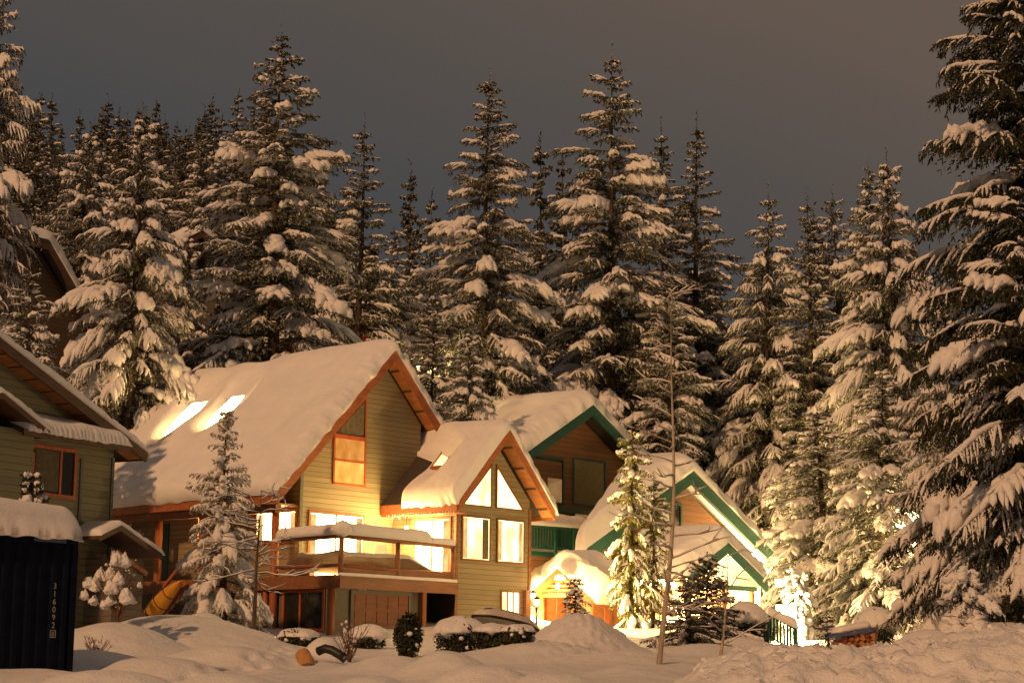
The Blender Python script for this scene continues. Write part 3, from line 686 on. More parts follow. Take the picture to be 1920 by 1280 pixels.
TINY = Kind('sapling_fir', (BARK, NEEDLE_DK), seed=101, H=2.6, R=0.62, whorl=0.2, per=6, tw_sp=0.09, tw_len=0.25, bl_len=0.07, bl_w=0.022, bl_n=5, fing=0.062, snow=1.1, droop=0.9, up=0.4, power=0.8, clump=1.2, hang=0.8, gap=0.02, top_snow=0.9)
p = at(66, 866, 45); zb = tz(p[0], 45); TINY.place('snowy sapling tip peeking over the snow on the shipping container', p[0], 45, p[2] - zb, 0.95, 0.0)
p = at(1551, 1140, 47); zb = tz(p[0], 47); TINY.place('knee-high snow-capped sapling left of the firewood pile', p[0], 47, p[2] - zb, 0.45, 1.0)
p = at(1078, 1072, 58); zb = tz(p[0], 58); TINY.place('snow-buried sapling in front of the log hut', p[0], 58, p[2] - zb, 0.6, 2.0)
GHOST = Kind('sapling_fir', (BARK, NEEDLE_DK), seed=103, H=2.4, R=0.95, whorl=0.16, per=9, tw_sp=0.08, tw_len=0.34, bl_len=0.08, bl_w=0.022, bl_n=6, fing=0.075, snow=1.3, droop=1.9, up=0.2, power=0.45, clump=1.7, hang=1.4, gap=0.0, snow_in=0.05, top_snow=1.0)
p = at(1808, 1050, 37); zb = tz(p[0], 37); GHOST.place('young fir completely cloaked in drooping snow under the dark hemlock', p[0], 37, p[2] - zb, 0.8, 0.0)
p = at(1492, 1052, 60); zb = tz(p[0], 60); GHOST.place('snow-cloaked young fir lit white by the path lamp beside the green railing', p[0], 60, p[2] - zb, 0.85, 1.3)

# ----------------------------------------------------------------------------- the olive chalet
ANG = math.radians(48.8)
def frame_of(o, ang):
    c, s = math.cos(ang), math.sin(ang); o = np.array(o, float)
    return lambda q: o + np.array([c * q[0] - s * q[1], s * q[0] + c * q[1], q[2]])
CH0 = at(640, 1080, 60); chw = frame_of(CH0, ANG)
ch = thing('chalet', 'olive sided chalet with big snowy gable roof, lit windows and timber deck', 'house', CH0, ANG)
GZ = -2.6
# main body: gable wall on plane y=3, long wall on x=.94
RK = 1.015
def rz_(x): return 7.99 - RK * (4.57 - x) if x < 4.57 else 7.99 - RK * (x - 4.57)
u = 0.34
MB().prism([(0.94, GZ), (6.55, GZ), (6.55, rz_(6.55) - u), (4.57, 7.99 - u), (0.94, rz_(0.94) - u)], 3.0, 12.6).build('wall', SIDE_OLIVE, ch)
MB().box(0.15, 0.94, 3.2, 12.2, GZ, -0.22).box(0.15, 4.5, 0.82, 3.0, GZ, -0.22).build('basement_wall', CONCRETE, ch)
MB().prism([(5.24, GZ), (8.95, GZ), (8.95, 2.98), (7.13, 4.85), (5.24, 2.86)], 0.0, 2.99).build('wing_wall', SIDE_OLIVE, ch)
# roofs: slabs with rakes
def roof_slab(parent, prof, y0, y1, th, mat, name='roof'):
    prof = np.array(prof); lo = prof - np.array([0, th])
    return MB().prism([tuple(q) for q in prof] + [tuple(q) for q in lo[::-1]], y0, y1).build(name, mat, parent)
mainp = [(-0.6, rz_(-0.6)), (4.57, 7.99), (6.95, rz_(6.95))]
rf = roof_slab(ch, mainp, 2.44, 13.2, 0.20, SHINGLE)
WR = 1.06
wz = lambda x: 5.3 - WR * abs(x - 7.13)
wingp = [(4.66, wz(4.66)), (7.13, 5.3), (9.6, wz(9.6))]
rw = roof_slab(ch, wingp, -0.56, 7.0, 0.20, SHINGLE, 'wing_roof')
def rake(parent, prof, y, dep, th, mat, name='rake_board', drop=0.0):
    for a, b in zip(prof[:-1], prof[1:]):
        a = np.array(a) - (0, drop); b = np.array(b) - (0, drop)
        MB().prism([tuple(a), tuple(b), (b[0], b[1] - dep), (a[0], a[1] - dep)], y, y + th).build(name, mat, parent)
rake(ch, mainp, 2.375, 0.42, 0.062, ORANGE)
rake(ch, wingp, -0.625, 0.36, 0.062, ORANGE)
rake(ch, mainp, 13.203, 0.42, 0.06, ORANGE)
# soffits under the overhanging rakes
for prof, a, b, tag_ in ((mainp, 2.46, 2.99, 0.206), (wingp, -0.55, -0.01, 0.206)):
    for p0, p1 in zip(prof[:-1], prof[1:]):
        p0 = np.array(p0); p1 = np.array(p1)
        MB().prism([(p0[0], p0[1] - tag_), (p1[0], p1[1] - tag_), (p1[0], p1[1] - tag_ - 0.03), (p0[0], p0[1] - tag_ - 0.03)], a, b).build('soffit', SOFFIT, ch)
MB().box(-0.50, 0.93, 3.05, 12.9, rz_(-0.6) - 0.36, rz_(-0.6) - 0.30).build('porch_ceiling', SOFFIT, ch)
MB().box(-0.66, -0.60, 2.38, 13.2, rz_(-0.6) - 0.40, rz_(-0.6) - 0.02).build('eave_board', ORANGE, ch)
MB().box(-0.12, 0.12, 3.0, 12.9, rz_(-0.6) - 0.62, rz_(-0.6) - 0.37).build('porch_beam', RAILWOOD, ch)
MB().box(4.60, 4.66, -0.58, 2.98, wz(4.66) - 0.34, wz(4.66) - 0.02).box(4.66, 5.235, -0.5, 2.98, wz(4.66) - 0.40, wz(4.66) - 0.34).build('eave_board', ORANGE, ch)
MB().box(9.60, 9.66, -0.58, 6.0, wz(9.6) - 0.34, wz(9.6) - 0.02).build('eave_board', ORANGE, ch)
# porch posts and lower storey posts: peeled logs
def log(parent, x, y, z0, z1, r, mat=ORANGE_Z, name='post'):
    return MB().tube([(x, y, z0), (x + 0.01, y, (z0 + z1) / 2), (x, y, z1)], [r * 1.06, r, r * 0.95], 12).build(name, mat, parent, smooth=True)
PZ = rz_(-0.6) - 0.60
for y, z0 in ((3.12, GZ), (6.75, -0.1), (9.05, -2.0), (11.1, -2.0)): log(ch, 0.0, y, z0, PZ, 0.135)
log(ch, 0.0, 3.45 + 0.05, GZ, -0.25, 0.10); log(ch, -0.02, 0.42, GZ, -0.25, 0.13); MB().box(4.34, 4.52, 0.64, 0.815, GZ, -0.25).build('post', ORANGE_Z, ch)
# corner trim
for x, y, z1 in ((0.94, 3.0, 3.6),): MB().box(x - 0.03, x + 0.10, y - 0.03, y - 0.003, -0.1, z1).build('corner_trim', TRIM_GREY, ch)
for x in (5.24, 8.95): MB().box(x - 0.06, x + 0.06, -0.035, -0.003, GZ, 2.7).build('corner_trim', RAILWOOD, ch)
# upper window: two lower lights and a raking top light
window(ch, 'y', 3.0, 2.42, 3.80, 3.30, 4.02, -1, REDWINDOW, GLOW_BLIND_LOW, 0.07)
window(ch, 'y', 3.0, 2.42, 3.80, 4.10, 4.78, -1, REDWINDOW, GLOW_BLIND, 0.07)
tw = poly_window(ch, [(2.44, 4.92), (3.78, 4.92), (3.78, 6.22), (2.44, 4.96)], 3.0, -1, REDWINDOW, GLASS, 0.07)
cu = MB(); xs_ = np.linspace(2.48, 3.76, 40)                     # gathered grey curtain hanging in the raking light
zt = 4.95 + (xs_ - 2.48) / 1.28 * 1.2; yw = 2.978 - 0.005 * np.sin((xs_ - 2.4) * 26)
cu.add(np.concatenate([np.stack([xs_, yw, zt], -1), np.stack([xs_ * 0.98 + 0.06, yw - 0.004, np.full(40, 4.94)], -1)]), [(i, i + 1, i + 41, i + 40) for i in range(39)])
cu.build('curtain', CURTAIN, tw)
# main floor windows
window(ch, 'y', 3.0, 1.40, 3.80, 0.12, 2.20, -1, ORANGE_Z, GLOW_DECK, 0.09, bars=(2.55,))
window(ch, 'x', 0.94, 4.25, 5.05, 1.30, 2.22, -1, ORANGE_Z, GLOW_DECK, 0.09)
window(ch, 'x', 0.94, 3.18, 3.95, 1.30, 2.22, -1, ORANGE_Z, GLOW_DECK, 0.09)
window(ch, 'x', 0.94, 7.75, 8.05, 1.35, 2.35, -1, ORANGE_Z, GLOW_DECK, 0.05)
d = MB().box(0.90, 0.938, 9.65, 10.25, -0.1, 2.1).build('porch_door', GREENTRIM, ch)
MB().box(0.885, 0.90, 9.72, 9.76, 0.95, 1.05).build('handle', METAL, d)
dd = window(ch, 'x', 5.24, 0.33, 1.88, 0.08, 2.12, -1, ORANGE_Z, GLOW_DECK, 0.09, bars=(1.1,), name='deck_door')
# wing front windows
window(ch, 'y', 0.0, 5.52, 6.84, 0.84, 2.22, -1, RAILWOOD, GLOW_FRONT, 0.07)
window(ch, 'y', 0.0, 7.28, 8.60, 0.84, 2.22, -1, RAILWOOD, GLOW_FRONT, 0.07)
poly_window(ch, [(5.58, 2.66), (6.88, 2.66), (6.88, 3.98)], 0.0, -1, RAILWOOD, GLOW_FRONT, 0.06)
poly_window(ch, [(7.22, 2.66), (8.52, 2.66), (7.22, 3.98)], 0.0, -1, RAILWOOD, GLOW_FRONT, 0.06)
MB().box(6.50, 6.80, -0.030, -0.016, 0.86, 2.2).build('curtain', CURTAIN, ch)
window(ch, 'y', 0.0, 7.52, 8.40, -1.15, -0.2, -1, RAILWOOD, GLOW_FRONT, 0.06, bars=(7.8, 8.1))
MB().box(8.64, 8.84, -0.15, -0.004, GZ, -0.1).build('post', RAILWOOD, ch)
# lower storey: window under the deck, garage door, dark entry, lamps
window(ch, 'x', 0.15, 0.95, 2.72, -1.58, -0.46, -1, REDWINDOW, GLASS, 0.09, bars=(1.98,))
MB().box(0.142, 0.149, 1.3, 1.55, -1.55, -0.5).box(0.142, 0.149, 2.15, 2.4, -1.55, -0.5).build('curtain', CURTAIN, ch)
gd = MB().box(1.27, 3.80, 0.775, 0.818, GZ, -0.46).build('garage_door', GARAGE, ch)
pn = MB()
for i in range(5):
    for j in range(4):
        x0 = 1.33 + i * 0.495; z0 = -2.45 + j * 0.5
        pn.box(x0 + 0.03, x0 + 0.44, 0.757, 0.776, z0 + 0.05, z0 + 0.44)
pn.build('panel', GARAGE, gd)
fj = MB().box(1.17, 1.27, 0.75, 0.817, GZ, -0.36).box(3.80, 3.90, 0.75, 0.817, GZ, -0.36).box(1.27, 3.80, 0.75, 0.817, -0.46, -0.36).build('garage_door_trim', CONCRETE, ch)
MB().box(5.19, 5.236, 0.06, 2.95, GZ, -0.22).box(4.5, 5.19, 2.9, 2.95, GZ, -0.22).build('entry_door', BLACK, ch)  # door and recess back wall made black in place of deep shade
fl = MB().box(1.50, 1.66, 0.74, 0.816, -0.30, -0.2).build('floodlight', METAL, ch)
for dx in (-0.06, 0.14):
    MB().lathe([(0.02, 0.0), (0.07, 0.03), (0.085, 0.12), (0.03, 0.16)], 10, (1.55 + dx, 0.68, -0.36)).build('lamp_head', PLASTIC, fl, smooth=True)
def drape(parent, ax, c, u0, u1, z0, z1, seed):
    n = 26; u = np.linspace(u0, u1, n); d = c - 0.019 - 0.006 * np.sin(np.arange(n) * 1.25 + seed)
    top = np.stack([u, d, np.full(n, z1)], -1); bot = np.stack([u, d - 0.002, np.full(n, z0)], -1); V = np.concatenate([top, bot])
    if ax == 'x': V = V[:, [1, 0, 2]]
    MB().add(V, [(i, i + 1, i + n + 1, i + n) for i in range(n - 1)]).build('curtain', GLOW_CURTAIN, parent)
for q in ((1.42, 1.66), (3.5, 3.78)): drape(ch, 'y', 3.0, q[0], q[1], 0.14, 2.18, q[0])
drape(ch, 'x', 5.24, 0.35, 0.6, 0.1, 2.1, 1); drape(ch, 'x', 0.94, 4.75, 5.03, 1.32, 2.2, 2); drape(ch, 'x', 0.94, 3.2, 3.42, 1.32, 2.2, 3)
drape(ch, 'y', 0.0, 5.54, 5.76, 0.86, 2.2, 4); drape(ch, 'y', 0.0, 8.38, 8.58, 0.86, 2.2, 5); drape(ch, 'y', 0.0, 7.3, 7.5, 0.86, 2.2, 6)
# deck: floor, beam, posts, rails, snow
MB().box(-0.08, 5.23, -0.02, 2.99, -0.20, -0.01).box(-0.08, 0.93, 3.0, 12.0, -0.20, -0.01).build('deck_floor', RAILWOOD, ch)
MB().box(-0.16, 5.24, -0.12, -0.025, -0.36, 0.05).build('deck_beam', RAILWOOD, ch)
MB().box(-0.17, -0.085, -0.02, 12.0, -0.36, 0.05).build('deck_beam', RAILWOOD, ch)
for x, y in ((0.0, 0.03), (2.5, 0.03), (5.08, 0.03)): MB().tube([(x, y, -0.05), (x, y, 1.22)], 0.085, 10).build('railing_post', RAILWOOD, ch, smooth=True)
def rlog(a, b, r, name='rail'): MB().tube([a, np.add(a, b) / 2.0 + np.array([0, 0, -0.01]), b], r, 10).build(name, RAILWOOD, ch, smooth=True)
rlog((-0.15, 0.03, 1.26), (5.2, 0.03, 1.20), 0.075); rlog((0, 0.0, 1.26), (0, 3.1, 1.22), 0.075)
rlog((0, 0.03, 0.34), (5.1, 0.03, 0.30), 0.06); rlog((0, 0.03, 0.36), (0, 3.1, 0.36), 0.06)
MB().box(0.05, 5.15, 0.0, 0.03, 0.02, 0.26).build('kick_board', RAILWOOD, ch)
pile([(0.0, 3.0, 1.28), (0.0, 1.5, 1.31), (0.0, 0.0, 1.33)], 0.40, 0.32, 3).build('rail_snow', SNOW_ROOF, ch, smooth=True)
pile([(-0.12, 0.03, 1.33), (2.5, 0.03, 1.31), (4.0, 0.03, 1.28)], 0.40, 0.34, 4).build('rail_snow', SNOW_ROOF, ch, smooth=True)
pile([(3.9, 0.03, 1.28), (5.15, 0.03, 1.26)], 0.30, 0.17, 5).build('rail_snow', SNOW_ROOF, ch, smooth=True)
b = MB(); blob(b, (0.0, 0.0, 1.48), (0.28, 0.28, 0.26), 0.12, 1.5, 2); b.build('post_cap_snow', SNOW_ROOF, ch, smooth=True)
pile([(-0.16, -0.07, 0.05), (5.2, -0.07, 0.05)], 0.16, 0.07, 6, step=0.05).build('beam_snow', SNOW_ROOF, ch, smooth=True)
X, Y = np.meshgrid(np.linspace(0.09, 5.2, 70), np.linspace(0.10, 2.95, 40)); Pn = np.stack([X, Y, X * 0], -1)
hgt = (0.80 + 0.14 * fbm(Pn * 0.7, 3, 8)) * np.clip((5.6 - X) / 2.4, 0.12, 1) * np.clip((3.4 - Y) / 1.4, 0.3, 1) * np.clip(Y / 0.25 + 0.45, 0, 1)
i = np.arange(69)[None, :]; j = np.arange(39)[:, None]; a = j * 70 + i
MB().add(np.stack([X, Y, hgt], -1).reshape(-1, 3), np.stack([a, a + 1, a + 71, a + 70], -1).reshape(-1, 4)).build('deck_snow', SNOW_ROOF, ch, smooth=True)
# roof snow and skylights
segL = math.hypot(5.17, 5.17 * RK)
def spos(x): return (x + 0.6) / 5.17 * segL
sk = [(2.6, 11.1, 0.62, 1.45), (2.65, 9.05, 0.50, 1.15)]
dips = [(spos(x - 0.12), y, rs * 0.72, rv * 0.92, 0.99) for x, y, rv, rs in sk] + [(spos(x + 0.55), y - 0.05, 1.95, 0.95, 0.84) for x, y, rv, rs in sk]
ridge_snow([(-0.66, rz_(-0.66)), (4.57, 7.99), (6.98, rz_(6.98))], 2.36, 13.5, 0.40, 3, dips=dips, ny=150, ns=170, rag=0.16, drop=0.10, tvar=0.42).build('roof_snow', SNOW_ROOF, ch, smooth=True)
for x, y, rv, rs in sk:
    f = MB(); cx = x - 0.1
    for (xa, xb, ya, yb) in ((cx - 0.82, cx - 0.75, y - 0.56, y + 0.56), (cx + 0.75, cx + 0.82, y - 0.56, y + 0.56), (cx - 0.75, cx + 0.75, y - 0.56, y - 0.5), (cx - 0.75, cx + 0.75, y + 0.5, y + 0.56)):
        f.prism([(xa, rz_(xa)), (xb, rz_(xb)), (xb, rz_(xb) + 0.085), (xa, rz_(xa) + 0.085)], ya, yb)
    fo = f.build('skylight', ORANGE, ch)
    xa, xb = cx - 0.75, cx + 0.75
    MB().prism([(xa, rz_(xa) + 0.06), (xb, rz_(xb) + 0.06), (xb, rz_(xb) + 0.10), (xa, rz_(xa) + 0.10)], y - 0.5, y + 0.5).build('pane', GLOW_SKY, fo)
wl = math.hypot(2.47, 2.47 * WR)
wsp = lambda x: (x - 4.66) / 2.47 * wl
ridge_snow([(4.62, wz(4.62)), (7.13, 5.3), (9.64, wz(9.64))], -0.64, 6.9, 0.42, 7, dips=[(wsp(6.15), 5.65, 0.85, 1.4, 0.99), (wsp(6.3), 5.65, 1.5, 2.2, 0.6)], ny=110, ns=110, rag=0.07, drop=0.14,
           xf=lambda V: np.stack([V[:, 0], -0.64 + (V[:, 1] + 0.64) * (1 - 0.66 * np.clip((7.1 - V[:, 0]) / 1.0, 0, 1) ** 0.7), V[:, 2]], -1)).build('wing_roof_snow', SNOW_ROOF, ch, smooth=True)
f = MB(); cx, y = 6.2, 1.5
for (xa, xb, ya, yb) in ((cx - 0.42, cx - 0.36, y - 0.3, y + 0.3), (cx + 0.36, cx + 0.42, y - 0.3, y + 0.3), (cx - 0.36, cx + 0.36, y - 0.3, y - 0.25), (cx - 0.36, cx + 0.36, y + 0.25, y + 0.3)):
    f.prism([(xa, wz(xa)), (xb, wz(xb)), (xb, wz(xb) + 0.12), (xa, wz(xa) + 0.12)], ya, yb)
fo = f.build('skylight', ORANGE, ch); xa, xb = cx - 0.36, cx + 0.36
MB().prism([(xa, wz(xa) + 0.03), (xb, wz(xb) + 0.03), (xb, wz(xb) + 0.06), (xa, wz(xa) + 0.06)], y - 0.25, y + 0.25).build('pane', GLOW_SOFT, fo)
cm = MB().box(8.6, 9.3, 5.2, 5.8, 3.2, 5.75).build('chimney', CONCRETE, ch)
pile([(8.55, 5.5, 5.75), (9.35, 5.5, 5.75)], 0.7, 0.22, 9).build('chimney_snow', SNOW_ROOF, cm, smooth=True)
ICE = plain_mat('icicle_ice', (0.7, 0.74, 0.78), 0.12)
rgi = np.random.default_rng(4); im = MB()
for k_ in range(26):
    y_ = -0.45 + k_ * 0.125 + rgi.uniform(-.04, .04); L_ = rgi.uniform(.05, .24); im.lathe([(0.002, -L_), (0.008, -L_ * .5), (0.017, 0.0)], 6, (4.63, y_, wz(4.66) - 0.34))
im.build('icicles', ICE, ch, smooth=True)
# hanging lantern at the wing eave, lit
ln = MB().tube([(4.80, 1.9, 2.32), (4.80, 1.9, 1.95)], 0.012, 6).box(4.72, 4.88, 1.82, 1.98, 1.92, 1.96).box(4.73, 4.87, 1.83, 1.97, 1.66, 1.69).build('porch_lantern', METAL, ch)
MB().lathe([(0.04, 0.0), (0.065, 0.05), (0.065, 0.18), (0.04, 0.23)], 10, (4.80, 1.9, 1.69)).build('bulb', GLOW_LAMP, ln, smooth=True)
ld = bpy.data.lights.new('porch_lantern_light', 'POINT'); ld.energy = 520; ld.color = (1, 0.62, 0.22); ld.shadow_soft_size = 0.12
lo = link('porch_lantern_light', ld, ln); lo.location = (4.62, 1.75, 1.78)
# outside stair with stained stringers below the porch
st = MB(); 
for k_ in range(9):
    st.box(-0.15, 0.75, 9.35 - k_ * 0.26, 9.60 - k_ * 0.26, -1.95 + k_ * 0.2, -1.90 + k_ * 0.2)
st.build('stair_tread', RAILWOOD, ch)
MB().bar((-0.2, 9.7, -2.0), (-0.2, 7.2, -0.05), 0.06, 0.28).build('stair_stringer', ORANGE, ch)
MB().bar((-0.2, 9.6, -1.1), (-0.2, 7.2, 0.85), 0.06, 0.10).build('stair_rail', ORANGE, ch)
# canoe leaning on the stair
cn = thing('canoe', 'yellow canoe with black gunwale ribs leaning on the stair under the chalet porch', 'canoe', chw((-0.55, 8.2, -0.85)), ANG)
def hull(mb, L, W, D, nL=26, nA=13, tipz=0.10):
    u = np.linspace(-1, 1, nL); a = np.linspace(0, math.pi, nA)
    wv = np.clip(1 - np.abs(u) ** 2.4, 0.01, 1); V = []
    for ui, wi in zip(u, wv):
        for ai in a: V.append((ui * L / 2, math.cos(ai) * W / 2 * wi, -math.sin(ai) ** 0.8 * D * (0.35 + 0.65 * wi) + tipz * abs(ui) ** 4))
    F = [(i * nA + j, i * nA + j + 1, (i + 1) * nA + j + 1, (i + 1) * nA + j) for i in range(nL - 1) for j in range(nA - 1)]
    mb.add(V, F)
h = MB(); hull(h, 2.9, 0.62, 0.34)
def tilt(o, parent_rot): o.rotation_euler = parent_rot
hu = h.build('hull', YELLOW, cn, smooth=True); hu.rotation_euler = Matrix(((0, 0, 1), (-.79, -.61, 0), (.61, -.79, 0))).to_euler()
rb = MB()
for s_ in (-0.8, -0.3, 0.25, 0.75):
    w_ = (1 - abs(s_ / 1.45) ** 2.4)
    rb.tube([(s_, math.cos(a) * 0.315 * w_, -math.sin(a) ** 0.8 * 0.35 * (0.35 + 0.65 * w_) + 0.1 * abs(s_ / 1.45) ** 4) for a in np.linspace(0, math.pi, 10)], 0.018, 6)
ro = rb.build('strap', BLACK, cn, smooth=True); ro.rotation_euler = hu.rotation_euler
gw = MB()
for sg in (-1, 1): gw.tube([(u_ * 1.45, sg * 0.31 * max(0.02, 1 - abs(u_) ** 2.4), 0.1 * abs(u_) ** 4) for u_ in np.linspace(-1, 1, 15)], 0.022, 6)
go = gw.build('gunwale', RAILWOOD, cn, smooth=True); go.rotation_euler = hu.rotation_euler
# plastic chair on the deck
pc = thing('garden_chair', 'white plastic garden chair standing in the snow on the chalet deck', 'chair', chw((3.9, 2.2, 0.35)), ANG + 2.4)
MB().box(-0.22, 0.22, -0.22, 0.22, 0.40, 0.44).build('seat', PLASTIC, pc)
MB().prism([(-0.22, 0.44), (0.22, 0.44), (0.2, 0.86), (0.1, 0.92), (-0.1, 0.92), (-0.2, 0.86)], 0.2, 0.235).build('backrest', PLASTIC, pc)
for sx in (-0.2, 0.2):
    for sy in (-0.2, 0.2): MB().bar((sx, sy, 0.4), (sx * 1.15, sy * 1.15, 0.0), 0.035, 0.035, (0, 1, 0)).build('leg', PLASTIC, pc)
    MB().box(sx - 0.025, sx + 0.025, -0.2, 0.21, 0.62, 0.65).build('armrest', PLASTIC, pc)

# ----------------------------------------------------------------------------- sage green house at left
AL = math.radians(60.2); L0 = np.array([-11.214, 54.0, 0.0]); lw = frame_of(L0, AL)
lh = thing('sage_house', 'sage green sided house at left with dark eaves and red framed window', 'house', L0, AL)
lz = lambda x: 7.66 + (0.58 - x) * 0.40 if x > -6.2 else 7.66 + 6.78 * 0.40 - (-6.2 - x) * 0.40
MB().prism([(-12.4, 1.8), (0, 1.8), (0, lz(0) - 0.2), (-6.2, lz(-6.2) - 0.2), (-12.4, lz(-12.4) - 0.2)], 0.0, 9.0).build('wall', SIDE_GREEN, lh)
lp = [(-13.0, lz(-13.0)), (-6.2, lz(-6.2)), (0.6, lz(0.6))]
roof_slab(lh, lp, -0.62, 9.6, 0.16, SHINGLE)
rake(lh, lp, -0.69, 0.28, 0.068, DARKWOOD)
for p0, p1 in zip(lp[:-1], lp[1:]): MB().prism([(p0[0], p0[1] - 0.165), (p1[0], p1[1] - 0.165), (p1[0], p1[1] - 0.2), (p0[0], p0[1] - 0.2)], -0.61, -0.003).build('soffit', SOFFIT, lh)
MB().box(0.6, 0.66, -0.68, 9.6, lz(0.6) - 0.24, lz(0.6) - 0.02).build('eave_board', DARKWOOD, lh)
ridge_snow([(-13.05, lz(-13.05)), (-6.2, lz(-6.2)), (0.65, lz(0.65))], -0.72, 9.6, 0.26, 13, ny=60, ns=130, rag=0.03, drop=0.03, tvar=0.25).build('roof_snow', SNOW_ROOF, lh, smooth=True)
for x in (-0.08, -1.35, -3.62): MB().box(x, x + 0.10, -0.035, -0.003, 1.8, 7.3 if x < -1 else 7.45).build('corner_trim', TRIM_GREY, lh)
MB().box(-3.62, 0.02, -0.04, -0.003, 5.0, 5.35).build('trim_band', TRIM_GREY, lh)
window(lh, 'y', 0.0, -3.16, -1.62, 6.24, 7.42, -1, REDWINDOW, GLASS, 0.10, bars=(-2.14,))
MB().box(-3.1, -2.2, -0.024, -0.018, 6.3, 7.4).build('curtain', CURTAIN, lh)
# snow-covered pent roof over the window
MB().prism([(-0.01, 8.02), (-0.85, 7.72), (-0.85, 7.62), (-0.01, 7.92)], -4.5, -0.35, 'x').build('pent_roof', SHINGLE, lh)
MB().box(-4.52, -0.33, -0.92, -0.855, 7.55, 7.73).build('pent_roof_fascia', DARKWOOD, lh)
def pent(): 
    xs_ = np.linspace(-4.4, -0.33, 90); v = np.linspace(0, 1, 16); X, V_ = np.meshgrid(xs_, v, indexing='ij')
    e = np.minimum(np.minimum(X - xs_[0], xs_[-1] - X), 9); pr = np.sqrt(np.clip(1 - (1 - np.clip(e / 0.5, 0, 1)) ** 2, 0, 1)) * np.sqrt(np.clip(1 - np.clip((V_ - 0.75) / 0.25, 0, 1) ** 2, 0.0, 1))
    t = 0.34 * pr * (1 + 0.25 * fbm(np.stack([X, V_, X * 0], -1), 3, 4)) + 0.012
    yb = -0.01 - 0.93 * V_ - 0.04 * np.abs(np.sin(X * 17 + 2 * vnoise(np.stack([X * 2, X * 0, X * 0], -1), 3))) * (V_ > 0.9); zb = 8.03 - 0.335 * V_ - 0.05 * (V_ > 0.93) * np.abs(vnoise(np.stack([X * 6, X * 0, X * 0 + 4], -1), 4))
    A_ = np.stack([X, yb, zb + t], -1).reshape(-1, 3); B_ = np.stack([X, yb, zb], -1).reshape(-1, 3); n = 90 * 16
    i = np.arange(89)[:, None]; j = np.arange(15)[None, :]; a = i * 16 + j; F = np.stack([a, a + 16, a + 17, a + 1], -1).reshape(-1, 4)
    return MB().add(np.concatenate([A_, B_]), F, F[:, ::-1] + n, [(q * 16 + 15, q * 16 + 31, q * 16 + 31 + n, q * 16 + 15 + n) for q in range(89)])
pent().build('pent_roof_snow', SNOW_ROOF, lh, smooth=True)
# bay at the far left with its own little gable
MB().box(-6.4, -3.75, -0.55, -0.003, 1.8, 7.75).build('bay_wall', SIDE_GREEN, lh)
MB().prism([(-7.2, 7.72), (-5.4, 8.55), (-3.55, 7.72), (-3.55, 7.58), (-5.4, 8.4), (-7.2, 7.58)], -0.95, -0.003).build('bay_roof', DARKWOOD, lh)
ridge_snow([(-7.2, 7.73), (-5.4, 8.56), (-3.55, 7.73)], -0.95, -0.02, 0.2, 15, ny=20, ns=40, rag=0.02, drop=0.0).build('bay_roof_snow', SNOW_ROOF, lh, smooth=True)
# lean-to entry at the right
MB().box(-0.95, 0.30, -1.0, -0.003, 1.8, 4.55).build('entry_wall', SIDE_GREY, lh)
ep = [(-1.85, 5.12), (-1.05, 5.44), (0.72, 4.77)]
roof_slab(lh, ep, -1.25, -0.05, 0.10, DARKWOOD, 'entry_roof'); rake(lh, ep, -1.3, 0.15, 0.048, DARKWOOD)
MB().bar((-0.95, -1.08, 4.75), (0.35, -1.08, 4.2), 0.06, 0.12).build('entry_brace', ORANGE, lh)
ridge_snow([(-1.8, 5.14), (-1.05, 5.45), (0.77, 4.76)], -1.28, -0.08, 0.15, 17, ny=30, ns=50, rag=0.03, drop=0.02, tvar=0.5).build('entry_roof_snow', SNOW_ROOF, lh, smooth=True)

# ----------------------------------------------------------------------------- green trimmed house
G0 = np.array([3.177, 74.0, 0.0]); gw_ = frame_of(G0, ANG)
G0 = CAM + (G0 - CAM) * 1.1; G0[2] = EYE * (1 - 1.1)      # a large house, standing a little further back
gh = thing('green_trimmed_house', 'brown sided house with dark green gable trim, balcony and snow-covered roofs', 'house', G0, ANG); gh.scale = (1.1,) * 3; gh.location = G0 + 0.83 * 1.1 * np.array([-math.sin(ANG), math.cos(ANG), 0])
gz = lambda x: 11.9 - 0.565 * abs(x)
MB().prism([(-3.5, 2.0), (3.6, 2.0), (3.6, gz(3.6) - .3), (0, 11.6), (-3.5, gz(3.5) - .3)], 0.0, 8.5).build('wall', SIDE_BROWN, gh)
gp = [(-4.05, gz(4.05)), (0, 11.9), (4.3, gz(4.3))]
roof_slab(gh, gp, -0.75, 9.2, 0.2, SHINGLE); rake(gh, gp, -0.83, 0.45, 0.075, GREENTRIM)
for x in (-4.11, 4.3): MB().box(x, x + 0.06, -0.8, 9.2, gz(4.2) - 0.35, gz(4.2)).build('eave_board', GREENTRIM, gh)
ridge_snow([(-4.15, gz(4.15)), (0, 11.9), (4.4, gz(4.4))], -0.85, 9.0, 0.72, 21, ny=80, ns=110, rag=0.06, drop=0.06, tvar=0.2).build('roof_snow', SNOW_ROOF, gh, smooth=True)
w1 = window(gh, 'y', 0.0, -2.93, -0.85, 8.02, 9.68, -1, GREENTRIM, GLASS, 0.08)
w2 = window(gh, 'y', 0.0, -0.15, 1.75, 8.10, 9.80, -1, GREENTRIM, BLIND, 0.08)
MB().box(-1.75, -0.9, -0.024, -0.016, 8.05, 8.95).build('interior_glow_panel', GLOW_DIM, w1)  # glowing panel put in for the reflections and lit interior in this pane
MB().prism([(-2.9, 9.62), (-1.9, 8.6), (-0.9, 8.95), (-0.9, 9.62)], -0.024, -0.016).build('curtain', SIDE_BROWN, w1)
